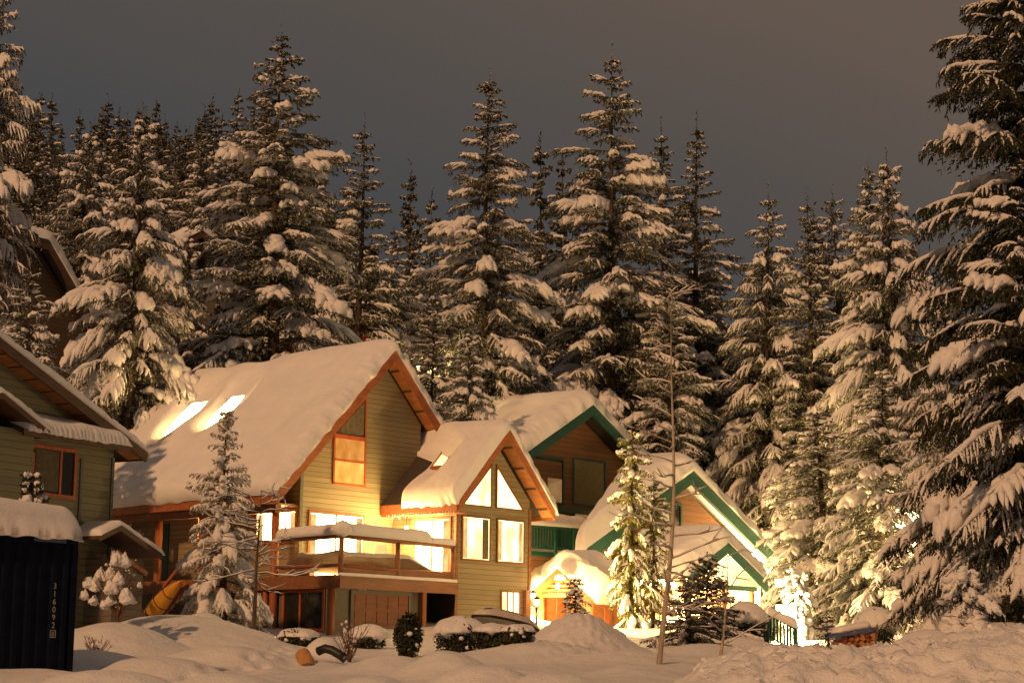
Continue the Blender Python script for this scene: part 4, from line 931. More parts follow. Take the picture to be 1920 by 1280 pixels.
window(gh, 'y', 0.0, -2.9, -1.1, 6.1, 7.62, -1, GREENTRIM, GLOW_DIM, 0.08); window(gh, 'y', 0.0, -0.1, 1.4, 6.3, 7.68, -1, GREENTRIM, GLOW_DIM, 0.08)
MB().box(-4.0, 3.9, -0.10, -0.003, 7.70, 7.86).build('trim_band', GREENTRIM, gh)
# balcony
MB().box(-7.5, -2.2, -2.3, -0.003, 5.75, 5.9).build('balcony_floor', GREENTRIM, gh)
MB().box(-6.2, -2.3, -1.9, -0.06, 2.0, 5.74).build('balcony_wall', SIDE_BROWN, gh)
MB().box(-7.5, -2.2, -2.3, -2.2, 6.75, 6.85).box(-7.5, -2.2, -2.28, -2.22, 6.0, 6.07).build('balcony_rail', GREENTRIM, gh)
for i in range(34): 
    x = -7.4 + i * 0.157
    MB().box(x, x + 0.06, -2.29, -2.22, 6.07, 6.75).build('baluster', GREENTRIM, gh)
for x, wd in ((-3.0, 0.2), (-4.05, 0.12), (-6.1, 0.12)): MB().box(x, x + wd, -2.34, -2.34 + wd, 2.5 if x > -4.5 else 5.8, 6.98).build('balcony_post', GREENTRIM, gh)
pile([(-7.5, -2.25, 6.85), (-5.5, -2.25, 6.85), (-3.8, -2.25, 6.88), (-2.2, -2.25, 6.9)], 0.5, 0.42, 31, amp=0.4).build('balcony_snow', SNOW_ROOF, gh, smooth=True)
pile([(-7.4, -2.05, 5.9), (-2.3, -2.05, 5.9)], 0.4, 0.22, 32, amp=0.5).build('balcony_floor_snow', SNOW_ROOF, gh, smooth=True)
# lower gable in front
lz2 = lambda x: 9.0 - 0.515 * abs(x + 0.35)
MB().prism([(-5.7, 2.0), (5.1, 2.0), (5.1, lz2(5.1) - .3), (-0.35, 8.7), (-5.7, lz2(-5.7) - .3)], -5.0, -4.75).box(-0.2, 5.1, -4.75, -0.1, 2.0, 6.0).build('front_wall', SIDE_BROWN, gh)
gp2 = [(-6.55, lz2(-6.55)), (-0.35, 9.0), (5.85, lz2(5.85))]
roof_slab(gh, gp2, -5.75, -5.35, 0.2, SHINGLE, 'front_roof'); rake(gh, gp2, -5.83, 0.5, 0.075, GREENTRIM)
ridge_snow([(-6.6, lz2(-6.6)), (-0.35, 9.0), (5.95, lz2(5.95))], -5.85, -3.1, 0.74, 25, ny=44, ns=130, rag=0.08, drop=0.06, tvar=0.2, xf=lambda V: np.stack([V[:, 0], -5.85 + (V[:, 1] + 5.85) * np.clip(0.10 + (V[:, 0] + 6.6) / 6.2 * 1.1, 0.17, 1.3), V[:, 2]], -1)).build('front_roof_snow', SNOW_ROOF, gh, smooth=True)
window(gh, 'y', -5.0, -1.75, -0.05, 6.3, 7.75, -1, GREENTRIM, GLASS, 0.09, bars=(-0.9,))
MB().box(4.98, 5.12, -5.04, -5.003, 2.0, 6.0).build('corner_trim', TRIM_GREY, gh)
MB().box(5.14, 6.2, -5.0, -0.2, 5.35, 5.5).build('side_eave', GREENTRIM, gh)
pile([(5.2, -4.5, 5.5), (6.6, -4.5, 5.5)], 1.0, 0.5, 36).build('side_eave_snow', SNOW_ROOF, gh, smooth=True)
# entry gable
ez = lambda x: 6.2 - 0.52 * abs(x + 1.75)
ep2 = [(-4.1, ez(-4.1)), (-1.75, 6.2), (0.75, ez(0.75))]
roof_slab(gh, ep2, -8.25, -5.01, 0.16, SHINGLE, 'entry_roof'); rake(gh, ep2, -8.33, 0.42, 0.075, GREENTRIM)
ridge_snow([(-4.2, ez(-4.2)), (-1.75, 6.2), (0.85, ez(0.85))], -8.36, -5.05, 0.68, 27, ny=40, ns=80, rag=0.09, drop=0.08, tvar=0.25).build('entry_roof_snow', SNOW_ROOF, gh, smooth=True)
MB().box(-3.9, 0.5, -8.0, -7.9, 4.55, 4.72).build('entry_beam', GREENTRIM, gh)
for x in (-3.6, -1.55, 0.25): MB().tube([(x, -7.95, 2.6), (x, -7.95, 4.55)], 0.11, 10).build('post', ORANGE_Z, gh, smooth=True)
MB().prism([(-3.5, 4.72), (-0.1, 4.72), (-1.75, 5.6)], -5.06, -5.003).build('entry_pediment', PLASTIC, gh)
dr = MB().box(-1.2, -0.2, -5.05, -5.003, 2.4, 4.5).build('entry_door', ORANGE_Z, gh)
MB().box(-0.34, -0.29, -5.09, -5.05, 3.35, 3.5).build('handle', METAL, dr)
def lamp(parent, pos, energy, r=0.1, name='lantern', size=0.14, col=(1, 0.63, 0.24)):
    x, y, z = pos
    cg = MB().lathe([(r * .3, .32), (r * 1.3, .24), (r * 1.2, .2)], 10, (x, y, z - 0.1)).lathe([(r * 1.1, 0.0), (r * 1.1, .03)], 10, (x, y, z - .1)).build(name, METAL, parent)
    MB().lathe([(r * 0.7, .03), (r, .1), (r, .2), (r * .6, .22)], 10, (x, y, z - 0.1)).build('bulb', GLOW_LAMP, cg, smooth=True)
    ld = bpy.data.lights.new(name + '_light', 'POINT'); ld.energy = energy; ld.color = col; ld.shadow_soft_size = size
    o = link(name + '_light', ld, cg); o.location = (x, y - 0.0, z - 0.28); return cg
lamp(gh, (-2.2, -6.8, 4.9), 9000); lamp(gh, (0.9, -5.4, 4.2), 5000); lamp(gh, (5.6, -5.6, 4.9), 7000)
lamp(gh, (-6.4, -2.75, 4.9), 500)

# ----------------------------------------------------------------------------- distant houses
T0 = np.array([-21.43, 85.0, 0.0])
th_ = thing('hillside_house', 'dark brown gabled house on the hillside at the left edge with thick roof snow', 'house', T0, math.radians(50))
tz_ = lambda x: 20.6 - (1.18 * x if x > 0 else 0.0)
MB().prism([(-6.0, 9.5), (2.6, 9.5), (2.6, tz_(2.6) - .3), (0, 20.2), (-6.0, 20.2)], 0.0, 5.0).build('wall', SIDE_DARK, th_)
tp = [(-6.5, 20.6), (0.0, 20.6), (3.1, tz_(3.1))]
roof_slab(th_, tp, -0.6, 5.5, 0.2, SHINGLE); rake(th_, tp, -0.67, 0.45, 0.068, DARKWOOD)
ridge_snow(tp, -0.7, 5.5, 0.55, 41, ny=40, ns=80, rag=0.05, drop=0.05).build('roof_snow', SNOW_ROOF, th_, smooth=True)
window(th_, 'y', 0.0, -3.2, -1.6, 15.5, 17.3, -1, DARKWOOD, GLASS, 0.1)
def cottage(name, label, px, py, Y, ang, hw, slope, depth, side, zb, sn, trim):
    o = at(px, py, Y); o = np.array([o[0], o[1], o[2]]); r = thing(name, label, 'house', o, ang)
    z = lambda x: -slope * abs(x)
    MB().prism([(-hw, zb), (hw, zb), (hw, z(hw) - .3), (0, -.3), (-hw, z(hw) - .3)], 0, depth).build('wall', side, r)
    pf = [(-hw - .5, z(hw + .5)), (0, 0), (hw + .5, z(hw + .5))]
    roof_slab(r, pf, -0.6, depth + .5, 0.2, SHINGLE); rake(r, pf, -0.67, 0.35, 0.068, trim)
    ridge_snow(pf, -0.7, depth + .4, 0.5, sn, ny=40, ns=60, rag=0.05, drop=0.05).build('roof_snow', SNOW_ROOF, r, smooth=True)
    window(r, 'y', 0.0, -0.5, 0.5, -2.2, -0.9, -1, trim, GLASS, 0.1)
    return r
cottage('grey_house', 'grey gabled house half hidden between the two snow-laden firs at left', 368, 436, 94, math.radians(35), 1.2, 0.62, 5, SIDE_GREY, -9, 43, DARKWOOD)
cottage('red_house', 'red sided house glimpsed behind the ridge of the chalet', 650, 585, 92, math.radians(25), 2.0, 0.5, 5, SIDE_RED, -8, 45, DARKWOOD)

# ----------------------------------------------------------------------------- log hut with thick snow
HU = at(1110, 1116, 66.5); hu_ = frame_of(HU, ANG)
ht = thing('log_hut', 'small orange log hut with a huge snow cap glowing beside the chalet', 'hut', HU, ANG); ht.scale = (1.17,) * 3
HB = -1.5
# front faces -x; ridge runs along x
for y in (0.06, 1.98):
    for x in (0.06, 1.3): MB().tube([(x, y, HB), (x, y, 0.02)], 0.085, 10).build('post', LOGWOOD, ht, smooth=True)
MB().box(0.02, 1.3, -0.03, 0.05, HB, 0.02).box(0.02, 1.3, 2.0, 2.06, HB, 0.02).box(1.28, 1.34, 0.0, 2.04, HB, 0.02).build('side_wall', LOGWOOD, ht)
MB().box(0.55, 0.9, -0.06, -0.032, -0.95, -0.35).build('shutter', ORANGE_Z, ht)
MB().prism([(-0.15, -0.02), (1.02, 0.72), (2.19, -0.02)], 0.06, 0.12, 'x').build('gable', LOGWOOD, ht)
for k_ in range(5):
    z = 0.06 + k_ * 0.13; y0 = 0.02 + (z) / 0.632 * 1.0
    MB().tube([(0.02, max(-.1, y0 - .1), z), (0.02, 2.04 - max(-.1, y0 - .1), z)], 0.06, 8).build('gable_log', LOGWOOD, ht, smooth=True)
swap = lambda V: np.stack([V[:, 1], V[:, 0], V[:, 2]], -1)
r_ = MB().prism([(-0.4, -0.16), (1.02, 0.82), (2.44, -0.16), (2.44, -0.26), (1.02, 0.72), (-0.4, -0.26)], -0.35, 1.6, 'x'); r_.build('roof', ORANGE, ht)
ridge_snow([(-0.45, -0.17), (1.02, 0.83), (2.5, -0.17)], -0.38, 1.75, 0.62, 51, ny=60, ns=80, rag=0.04, drop=0.12, tvar=0.22, xf=swap, round_=0.5).build('roof_snow', SNOW_ROOF, ht, smooth=True)
lamp(ch, (9.3, 0.12, -0.28), 900)
lamp(ht, (-0.5, 0.9, 0.25), 50, 0.06)
# snow-topped bird feeder on a pole
fp = at(1050, 1092, 65); fd = thing('bird_feeder', 'round bird feeder on a thin pole with white snow cap before the log hut', 'bird feeder', (fp[0], fp[1], tz(fp[0], fp[1]) - .1))
hz_ = fp[2] - fd.location[2]
MB().tube([(-0.12, 0, 0), (-0.1, 0, hz_)], 0.015, 6).build('pole', METAL, fd)
MB().lathe([(0.16, 0), (0.16, 0.05), (0.10, 0.07)], 14, (0, 0, hz_)).build('tray', LOGWOOD, fd)
b = MB(); blob(b, (0, 0, hz_ + 0.12), (0.21, 0.21, 0.19), 0.06, 1.5, 4, 0.3); b.build('snow', SNOW_ROOF, fd, smooth=True)
# picnic table in the light
pt = thing('picnic_table', 'wooden picnic table with a thick white slab of snow beside the log hut', 'table', hu_((-1.0, 2.7, -1.45)), ANG + 0.4)
MB().box(-0.75, 0.75, -0.38, 0.38, 0.70, 0.75).build('table_top', LOGWOOD, pt)
for sx in (-0.55, 0.55):
    for sy in (-1, 1): MB().bar((sx, sy * 0.5, 0.0), (sx, sy * 0.15, 0.70), 0.06, 0.06, (1, 0, 0)).build('leg', LOGWOOD, pt)
for sy in (-0.75, 0.62): MB().box(-0.75, 0.75, sy, sy + 0.15, 0.40, 0.45).build('bench', LOGWOOD, pt)
pile([(-0.75, 0, 0.75), (0.75, 0, 0.75)], 0.78, 0.32, 61).build('snow', SNOW_ROOF, pt, smooth=True)

# ----------------------------------------------------------------------------- shipping container
K0 = np.array([-8.2125, 36.7, 4.022]); AK = math.radians(52)
kt = thing('shipping_container', 'dark navy corrugated shipping container with thick snow cap at left edge', 'container', K0, AK)
u = np.linspace(-5.9, -0.12, 500); ph = (u / 0.28) % 1.0
off = np.where(ph < .3, 0, np.where(ph < .5, (ph - .3) / .2, np.where(ph < .8, 1, (1 - ph) / .2))) * 0.036
Vb = np.concatenate([np.stack([u, 0.02 + off, np.full_like(u, -2.48)], -1), np.stack([u, 0.02 + off, np.full_like(u, -0.12)], -1)])
MB().add(Vb, [(i, i + 1, i + 501, i + 500) for i in range(499)]).build('side_panel', CONTAINER, kt)
MB().box(-6.05, 0.0, 0.0, 0.09, -0.12, 0.0).box(-6.05, 0.0, 0.0, 0.09, -2.6, -2.48).box(-0.12, 0.0, 0.001, 0.12, -2.48, -0.12).box(-6.05, -5.9, 0.001, 0.12, -2.48, -0.12).build('frame', CONTAINER, kt)
MB().box(-6.05, 0.0, 0.09, 2.4, -0.06, -0.01).box(-0.06, -0.002, 0.12, 2.4, -2.6, -0.06).box(-6.05, -5.99, 0.12, 2.4, -2.6, -0.06).box(-6.0, -0.06, 2.34, 2.4, -2.6, -0.06).build('body', CONTAINER, kt)
MB().box(-1.05, -0.30, -0.004, -0.001, -0.10, -0.015).build('roof_marking', TARP, kt)
def text(body, size, parent, pos, rot, mat, name='marking'):
    c = bpy.data.curves.new(name, 'FONT'); c.body = body; c.size = size; c.align_x = 'CENTER'; c.extrude = 0.001
    t = bpy.data.objects.new('tmp_text', c); COL.objects.link(t)
    dg = bpy.context.evaluated_depsgraph_get(); me = bpy.data.meshes.new_from_object(t.evaluated_get(dg))
    bpy.data.objects.remove(t); bpy.data.curves.remove(c)
    me.materials.clear(); me.materials.append(mat); o = link(name, me, parent); o.location = pos; o.rotation_euler = rot; return o
for i, chn in enumerate('316092'):
    text(chn, 0.155, kt, (-0.50, 0.012, -0.96 - i * 0.145), (math.pi / 2, 0, 0), MARKING)
text('8', 0.125, kt, (-0.50, 0.012, -1.84), (math.pi / 2, 0, 0), MARKING)
bx = MB()
for q in ((-0.565, -0.553, -1.865, -1.725), (-0.447, -0.435, -1.865, -1.725), (-0.553, -0.447, -1.865, -1.853), (-0.553, -0.447, -1.737, -1.725)): bx.box(q[0], q[1], 0.009, 0.012, q[2], q[3])
bx.build('marking', MARKING, kt)
def slab_snow(x0, x1, y0, y1, z, T, seed, R, nx=110, ny=50):
    X, Y_ = np.meshgrid(np.linspace(x0, x1, nx), np.linspace(y0, y1, ny), indexing='ij')
    ex = np.minimum(X - x0, x1 - X); ey = np.minimum(Y_ - y0, y1 - Y_)
    rd = lambda e: np.sqrt(np.clip(1 - (1 - np.clip(e / R, 0, 1)) ** 2, 0, 1))
    P = np.stack([X * .5, Y_ * .5, X * 0], -1); t = T * rd(ex) * rd(ey * 1.6) * (1 + .12 * fbm(P, 3, seed)) + .012
    low = 0.05 + 0.06 * fbm(np.stack([X * 2.4, Y_ * 2.4, X * 0 + 3], -1), 3, seed + 2); edge = np.clip(1 - np.minimum(ex, ey) / .06, 0, 1)
    A_ = np.stack([X, Y_, z + t - edge * low], -1).reshape(-1, 3); B_ = np.stack([X, Y_, z + .003 - edge * low], -1).reshape(-1, 3); n = nx * ny
    i = np.arange(nx - 1)[:, None]; j = np.arange(ny - 1)[None, :]; a = i * ny + j; F = np.stack([a, a + ny, a + ny + 1, a + 1], -1).reshape(-1, 4)
    E_ = [(q * ny, (q + 1) * ny, (q + 1) * ny + n, q * ny + n) for q in range(nx - 1)] + [((nx - 1) * ny + q, (nx - 1) * ny + q + 1, (nx - 1) * ny + q + 1 + n, (nx - 1) * ny + q + n) for q in range(ny - 1)]
    return MB().add(np.concatenate([A_, B_]), F, F[:, ::-1] + n, np.array(E_))
slab_snow(-6.1, 0.06, -0.10, 2.45, 0.0, 0.62, 71, 0.42).build('snow_cap', SNOW_ROOF, kt, smooth=True)

# ----------------------------------------------------------------------------- shrubs, bare trees
def leafmass(mb, c, r, n, size, seed):
    rg = np.random.default_rng(seed); d = rg.normal(size=(n, 3)); d /= np.linalg.norm(d, axis=1, keepdims=True)
    P = np.array(c) + d * np.array(r) * (rg.uniform(0.55, 1.06, n) * (1 + 0.25 * fbm(d * 2.2, 2, seed)))[:, None]
    a = rg.normal(size=(n, 3)); a /= np.linalg.norm(a, axis=1, keepdims=True); b = np.cross(a, d); b /= np.linalg.norm(b, axis=1, keepdims=True) + 1e-9
    s = size * rg.uniform(.6, 1.4, n)[:, None]
    V = np.stack([P - a * s, P + b * s * .45, P + a * s, P - b * s * .45], 1).reshape(-1, 3); k_ = np.arange(n)[:, None] * 4
    mb.add(V, k_ + np.array([[0, 1, 2, 3]]))
def shrub(label, px, py, Y, r, h, seed, snow=0.5, group=None, name='evergreen_shrub', nleaf=2600):
    """evergreen shrub whose middle shows at the pixel; a dome of snow on top"""
    p = at(px, py, Y); z = tz(p[0], Y) - .05; o = thing(name, label, 'shrub', (p[0], Y, z), seed * .7, group); hh = p[2] - z + h / 2
    f = MB(); leafmass(f, (0, 0, hh * .48), (r, r, hh * .52), nleaf, 0.05, seed); f.build('foliage', NEEDLE_DK, o)
    MB().tube([(0, 0, -.1), (0.02, 0, hh * .8)], [.05, .02], 6).build('stem', BARK, o)
    b = MB(); rg = np.random.default_rng(seed)
    if snow > 0:
        k0 = len(b.V); blob(b, (0, 0, 0), (1, 1, 1), .16, 1.5, seed, None); V = b.V[k0]
        th_a = np.arctan2(V[:, 1], V[:, 0]); lob = vnoise(np.stack([np.cos(th_a) * 2.6, np.sin(th_a) * 2.6, np.full(len(V), seed)], -1), seed) + .5 * vnoise(np.stack([np.cos(th_a) * 6, np.sin(th_a) * 6, np.full(len(V), seed)], -1), seed + 1)
        low = np.clip(-V[:, 2], 0, 1); up_ = np.clip(V[:, 2], 0, 2)
        V[:, 2] = up_ * hh * snow * .60 - low * hh * (.10 + .34 * np.clip(lob + .15, 0, 1.2)) * snow
        V[:, :2] *= r * (1.10 - .10 * low[:, None] + .10 * lob[:, None] * (1 - low[:, None]))
        V[:, 2] += hh * (1 - snow * .52)
    for q in range(10 if snow > 0 else 5):
        a_ = rg.uniform(0, 6.28); zz_ = rg.uniform(.15, .7) * hh; rr_ = r * math.sqrt(max(.05, 1 - ((zz_ / hh - .48) / .52) ** 2)); s_ = rg.uniform(.03, .075)
        blob(b, (math.cos(a_) * rr_, math.sin(a_) * rr_, zz_), (s_, s_, s_ * .8), .3, 2, q, None, True)
    b.build('snow', SNOW_TREE, o, smooth=True); return o
shrub('broad hedge shrub under a pillow of snow right of the upright dark cedar', 862, 1196, 48.5, 0.62, 1.0, 3, .72)
shrub('middle hedge shrub with snow hanging in lobes over its dark leaves', 925, 1202, 47.5, 0.48, .85, 5, .6)
shrub('end shrub of the hedge, bowed down by snow next to the white hull', 970, 1202, 47, 0.40, .82, 7, .62)
shrub('upright dark cedar shrub dusted with snow in front of the entry door', 765, 1190, 47, 0.33, 1.05, 9, 0.0, name='cedar_shrub', nleaf=3600)
shrub('snow-laden shrub in the glare in front of the green trimmed entrance', 1398, 1165, 57, 0.6, 1.0, 11, .7)

for i, (px, py, Y, r, h, sn, lab) in enumerate(((1338, 1180, 56, .5, .8, .8, 'low rounded shrub buried in snow left of the glaring entrance shrub'), (1430, 1172, 58, .42, .8, .8, 'small shrub under a white snow dome just left of the green railing'),
        (1130, 1200, 54, .55, .7, .8, 'shrub buried in snow at the foot of the columnar fir'), (690, 1192, 52, .5, .55, .85, 'small round shrub under snow in front of the garage'), (560, 1200, 50, .5, .6, .85, 'snow-buried shrub below the basement window of the chalet'),
        (380, 1172, 53, .5, .6, .85, 'snow-buried shrub at the foot of the young spruce'), (1640, 1170, 54, .6, .9, .8, 'snow-domed shrub right behind the firewood pile'), (1900, 1120, 40, .5, .9, .75, 'snow-laden shrub at the right edge under the dark hemlock'))):
    shrub(lab, px, py, Y, r, h, 40 + i * 3, sn)

def branchy(seed, H, trunk_r, nbr, blen, z0, up=0.6, twig=3, lean=(0, 0), wig=.12):
    """bare deciduous tree: returns lists of tubes"""
    rg = np.random.default_rng(seed); out_ = []
    def curve(p, d, L, K=7, w=wig):
        pts = [np.array(p, float)]; d = np.array(d, float)
        for _ in range(K - 1):
            d = d + rg.normal(size=3) * w; d /= np.linalg.norm(d); pts.append(pts[-1] + d * L / (K - 1))
        return np.array(pts), d
    K = 14; tt = np.linspace(0, 1, K); tr_ = np.stack([lean[0] * (1 - (1 - tt) ** 3) + .05 * H * .12 * np.sin(tt * 7 + seed), lean[1] * tt, tt * H], -1); tr_[0, 2] = -.2
    out_.append((tr_, np.maximum(.008, trunk_r * (1 - .93 * tt))))
    for i in range(nbr):
        t = z0 + (1 - z0) * (i + rg.uniform(.1, .9)) / nbr; p = np.array([np.interp(t, tt, tr_[:, q]) for q in range(3)]); a = rg.uniform(0, 6.28)
        if i % 2: a = a * .25 + (0 if rg.random() < .5 else math.pi)
        L = blen * (1 - .55 * t) * rg.uniform(.6, 1.25); c, d = curve(p, (math.cos(a), math.sin(a), rg.uniform(-.05, up)), L)
        out_.append((c, trunk_r * .38 * (1 - .4 * t) * np.linspace(1, .22, 7)))
        for k_ in range(twig):
            f = rg.uniform(.35, .95); q = np.array([np.interp(f, np.linspace(0, 1, 7), c[:, m]) for m in range(3)]); b_ = rg.uniform(0, 6.28)
            c2, _ = curve(q, (math.cos(a) + .8 * math.cos(b_), math.sin(a) + .8 * math.sin(b_), rg.uniform(0, up + .3)), L * rg.uniform(.2, .5), 5)
            out_.append((c2, trunk_r * .14 * np.linspace(1, .35, 5) + .003))
    return out_
def bare(label, name, cat, x, y, mat, tb, snowp=.5, snow_r=1.0, trunk_n=1, seed=0):
    o = thing(name, label, cat, (x, y, tz(x, y) - .05)); rg = np.random.default_rng(seed)
    m = MB(); [m.tube(p_, r_, 8) for p_, r_ in tb[:trunk_n]]; m.build('trunk', mat, o, smooth=True)
    m = MB(); [m.tube(p_, r_, 5) for p_, r_ in tb[trunk_n:]]; m.build('branches', mat, o, smooth=True)
    m = MB()
    for p_, r_ in tb[trunk_n:]:
        if rg.random() < snowp:
            q = p_.copy(); K = len(q); q[:, 2] += r_ * 1.0 + .006
            m.tube(q, (r_ * 0.8 + .010 * snow_r) * np.sin(np.linspace(.35, 2.9, K)) * rg.uniform(.6, 1.3, K), 6)
    if m.n: m.build('snow', SNOW_TREE, o, smooth=True)
    return o
p = at(1238, 1235, 44); q = at(1262, 545, 44); Ht = q[2] - tz(p[0], 44)
bare('tall bare pale alder leaning slightly, standing in front of the green trimmed house', 'bare_alder', 'tree', p[0], 44, BARK_PALE, branchy(5, Ht, .066, 34, 1.5, .12, .5, 3, (q[0] - p[0], 0)), .75, .8, seed=2)
p = at(1345, 1215, 46); bare('small forked bare sapling right of the tall alder', 'bare_sapling', 'tree', p[0], 46, BARK_PALE, branchy(8, 2.7, .045, 9, 1.9, .15, .6, 3, (.25, 0)), .8, .7, seed=3)
p = at(472, 1200, 51); bare('bare spreading sapling with snow-lined branches in front of the young spruce', 'bare_sapling', 'tree', p[0], 51, BARK, branchy(14, 3.7, .06, 24, 2.1, .34, .3, 4, (.1, 0), .2), .9, 1.0, seed=4)
def stems(seed, n, h, spread):
    rg = np.random.default_rng(seed); out_ = []
    for i in range(n):
        a = rg.uniform(0, 6.28); s = rg.uniform(.2, 1) * spread; H_ = h * rg.uniform(.55, 1.1); K = 7; t = np.linspace(0, 1, K)
        c = np.stack([math.cos(a) * s * t ** 1.3, math.sin(a) * s * t ** 1.3, H_ * t], -1) + rg.normal(size=(K, 3)) * .015; out_.append((c, .009 * np.linspace(1, .4, K) + .002))
        for k_ in range(3):
            f = rg.uniform(.3, .9); q_ = np.array([np.interp(f, t, c[:, m]) for m in range(3)]); b_ = rg.uniform(0, 6.28); L = h * rg.uniform(.12, .3)
            out_.append((np.stack([q_, q_ + np.array([math.cos(b_) * .5, math.sin(b_) * .5, .7]) * L * .5, q_ + np.array([math.cos(b_) * .5, math.sin(b_) * .5, .85]) * L]), np.array([.005, .004, .003])))
    return out_
def twiggy(label, px, py, Y, n, h, spread, seed, caps):
    p = at(px, py, Y); z = tz(p[0], Y); o = thing('bare_shrub', label, 'shrub', (p[0], Y, z - .08)); st_ = stems(seed, n, h, spread)
    m = MB(); [m.tube(a, b, 5) for a, b in st_]; m.build('stems', TWIG, o, smooth=True)
    rg = np.random.default_rng(seed); m = MB()
    for k_ in range(caps):
        a, b_ = st_[rg.integers(len(st_))]; f = a[-1] if rg.random() < .4 else a[len(a) // 2]
        s = rg.uniform(.012, .024) if rg.random() < .8 else rg.uniform(.03, .055); blob(m, f + (0, 0, s * .4), (s, s, s * 1.3), .3, 1.8, k_, .5, True)
    m.build('snow', SNOW_TREE, o, smooth=True); return o
twiggy('leafless reddish shrub in front of the garage door', 655, 1225, 44.5, 26, 1.05, .55, 21, 34)
# snow-laden shrub against the sage house: cones of snow on twiggy branches
sb = twiggy('leafless shrub loaded with cone shaped snow clumps against the sage green house', 222, 1150, 46, 34, 1.5, .75, 25, 60)
m = MB(); rg = np.random.default_rng(3)
for (px, py, s) in ((218, 1052, .16), (232, 1056, .17), (188, 1080, .16), (205, 1082, .17), (222, 1088, .15), (165, 1095, .14), (178, 1100, .17), (208, 1105, .17), (222, 1112, .18), (236, 1122, .19), (158, 1118, .12), (262, 1098, .07), (205, 1128, .12), (250, 1128, .08), (196, 1135, .13), (176, 1128, .12)):
    q = at(px, py, 46 + rg.uniform(-.5, .3)) - np.array(sb.location)
    k0 = m.n; blob(m, q, (s * .8, s * .8, s * 1.3), .5, 2.3, px, .5); V = m.V[-1]; dz = np.clip((V[:, 2] - q[2]) / (s * 1.5), -.3, 1); V[:, :2] = q[:2] + (V[:, :2] - q[:2]) * (1.12 - .42 * dz)[:, None]
m.build('snow_clumps', SNOW_TREE, sb, smooth=True)
twiggy('low dry weedy shrub at the foot of the shipping container', 182, 1188, 43, 30, .55, .4, 27, 40)
twiggy('bare thin twigs sticking from the snow bank near the snow-cloaked fir', 1865, 1175, 36, 10, .8, .6, 29, 4)

# ----------------------------------------------------------------------------- small things
# upturned white hull behind the hedge
a = at(890, 1154, 49.5); c = at(1014, 1177, 50.5)
bo = thing('upturned_boat', 'white upturned boat hull with dark underside edge resting on snow behind the hedge', 'boat', (a + c) / 2 - np.array([0, 0, .06]), math.atan2(c[1] - a[1], c[0] - a[0]))
u = np.linspace(-1, 1, 34); an = np.linspace(0, math.pi, 15); Lh = np.linalg.norm(c - a) / 2 + .05; V = []
for ui in u:
    wi = max(.02, 1 - abs(ui) ** (5 if ui < 0 else 2.2)); 
    for ai in an: V.append((ui * Lh, -math.cos(ai) * .42 * wi, math.sin(ai) ** .75 * .33 * (.25 + .75 * wi) + (.05 if ui < 0 else -.1) * abs(ui) ** 3))
F = [(i * 15 + j, i * 15 + j + 1, (i + 1) * 15 + j + 1, (i + 1) * 15 + j) for i in range(33) for j in range(14)]
bh = MB().add(V, F).build('hull', HULL, bo, smooth=True); bh.rotation_euler = (math.radians(-12), math.radians(9), 0)
m = MB()
for sg in (-1, 1): m.tube([(ui * Lh * 1.01, sg * .435 * max(.02, 1 - abs(ui) ** (5 if ui < 0 else 2.2)), (.05 if ui < 0 else -.1) * abs(ui) ** 3 - .02) for ui in u], .035, 6)
r2 = m.build('rubbing_strip', BLACK, bo, smooth=True); r2.rotation_euler = bh.rotation_euler
def decal(x0, x1, t0, t1, mat):
    m = MB(); xs_ = np.linspace(x0, x1, 6); V = []
    for x in xs_:
        ui = x / Lh; wi = max(.02, 1 - abs(ui) ** (5 if ui < 0 else 2.2))
        for t in (t0, t1): V.append((x, -math.cos(t) * .428 * wi, math.sin(t) ** .75 * .337 * (.25 + .75 * wi) + (.05 if ui < 0 else -.1) * abs(ui) ** 3))
    o = m.add(V, [(2 * i, 2 * i + 2, 2 * i + 3, 2 * i + 1) for i in range(5)]).build('decal', mat, bo); o.rotation_euler = bh.rotation_euler
decal(-.86, -.66, .62, .8, METAL); decal(-.42, -.38, .55, .85, METAL); decal(-.3, -.26, .6, .8, METAL); decal(-.2, -.16, .55, .85, METAL); decal(-.08, .1, .62, .8, RED); decal(.12, .26, .48, .58, RED)
# log and dark pipe under a snow mound
lp_ = at(575, 1240, 42.8); lo_ = thing('log_bench', 'sawn orange log with dark bark lying half buried under a snow mound', 'log', lp_, 0.9)
m = MB().tube([(-.12, -.15, -.16), (0, 0, 0), (.12, .25, .16)], .17, 14).build('log', CUTWOOD, lo_, smooth=False)
MB().tube([(-.155, -.19, -.215), (-.11, -.14, -.145)], .178, 14).build('bark', TWIG, lo_)
pp = at(603, 1220, 43.2); pi = thing('drain_pipe', 'curved black pipe poking from the snow beside the sawn log', 'pipe', pp, 0)
MB().tube([(-.08, .1, .0), (.08, 0, .06), (.24, -.05, .02), (.42, -.1, -.08), (.52, -.12, -.15)], .10, 12).build('pipe', BLACK, pi, smooth=True)
MB().tube([(.515, -.118, -.146), (.545, -.125, -.166)], .108, 12).build('end_ring', METAL, pi)
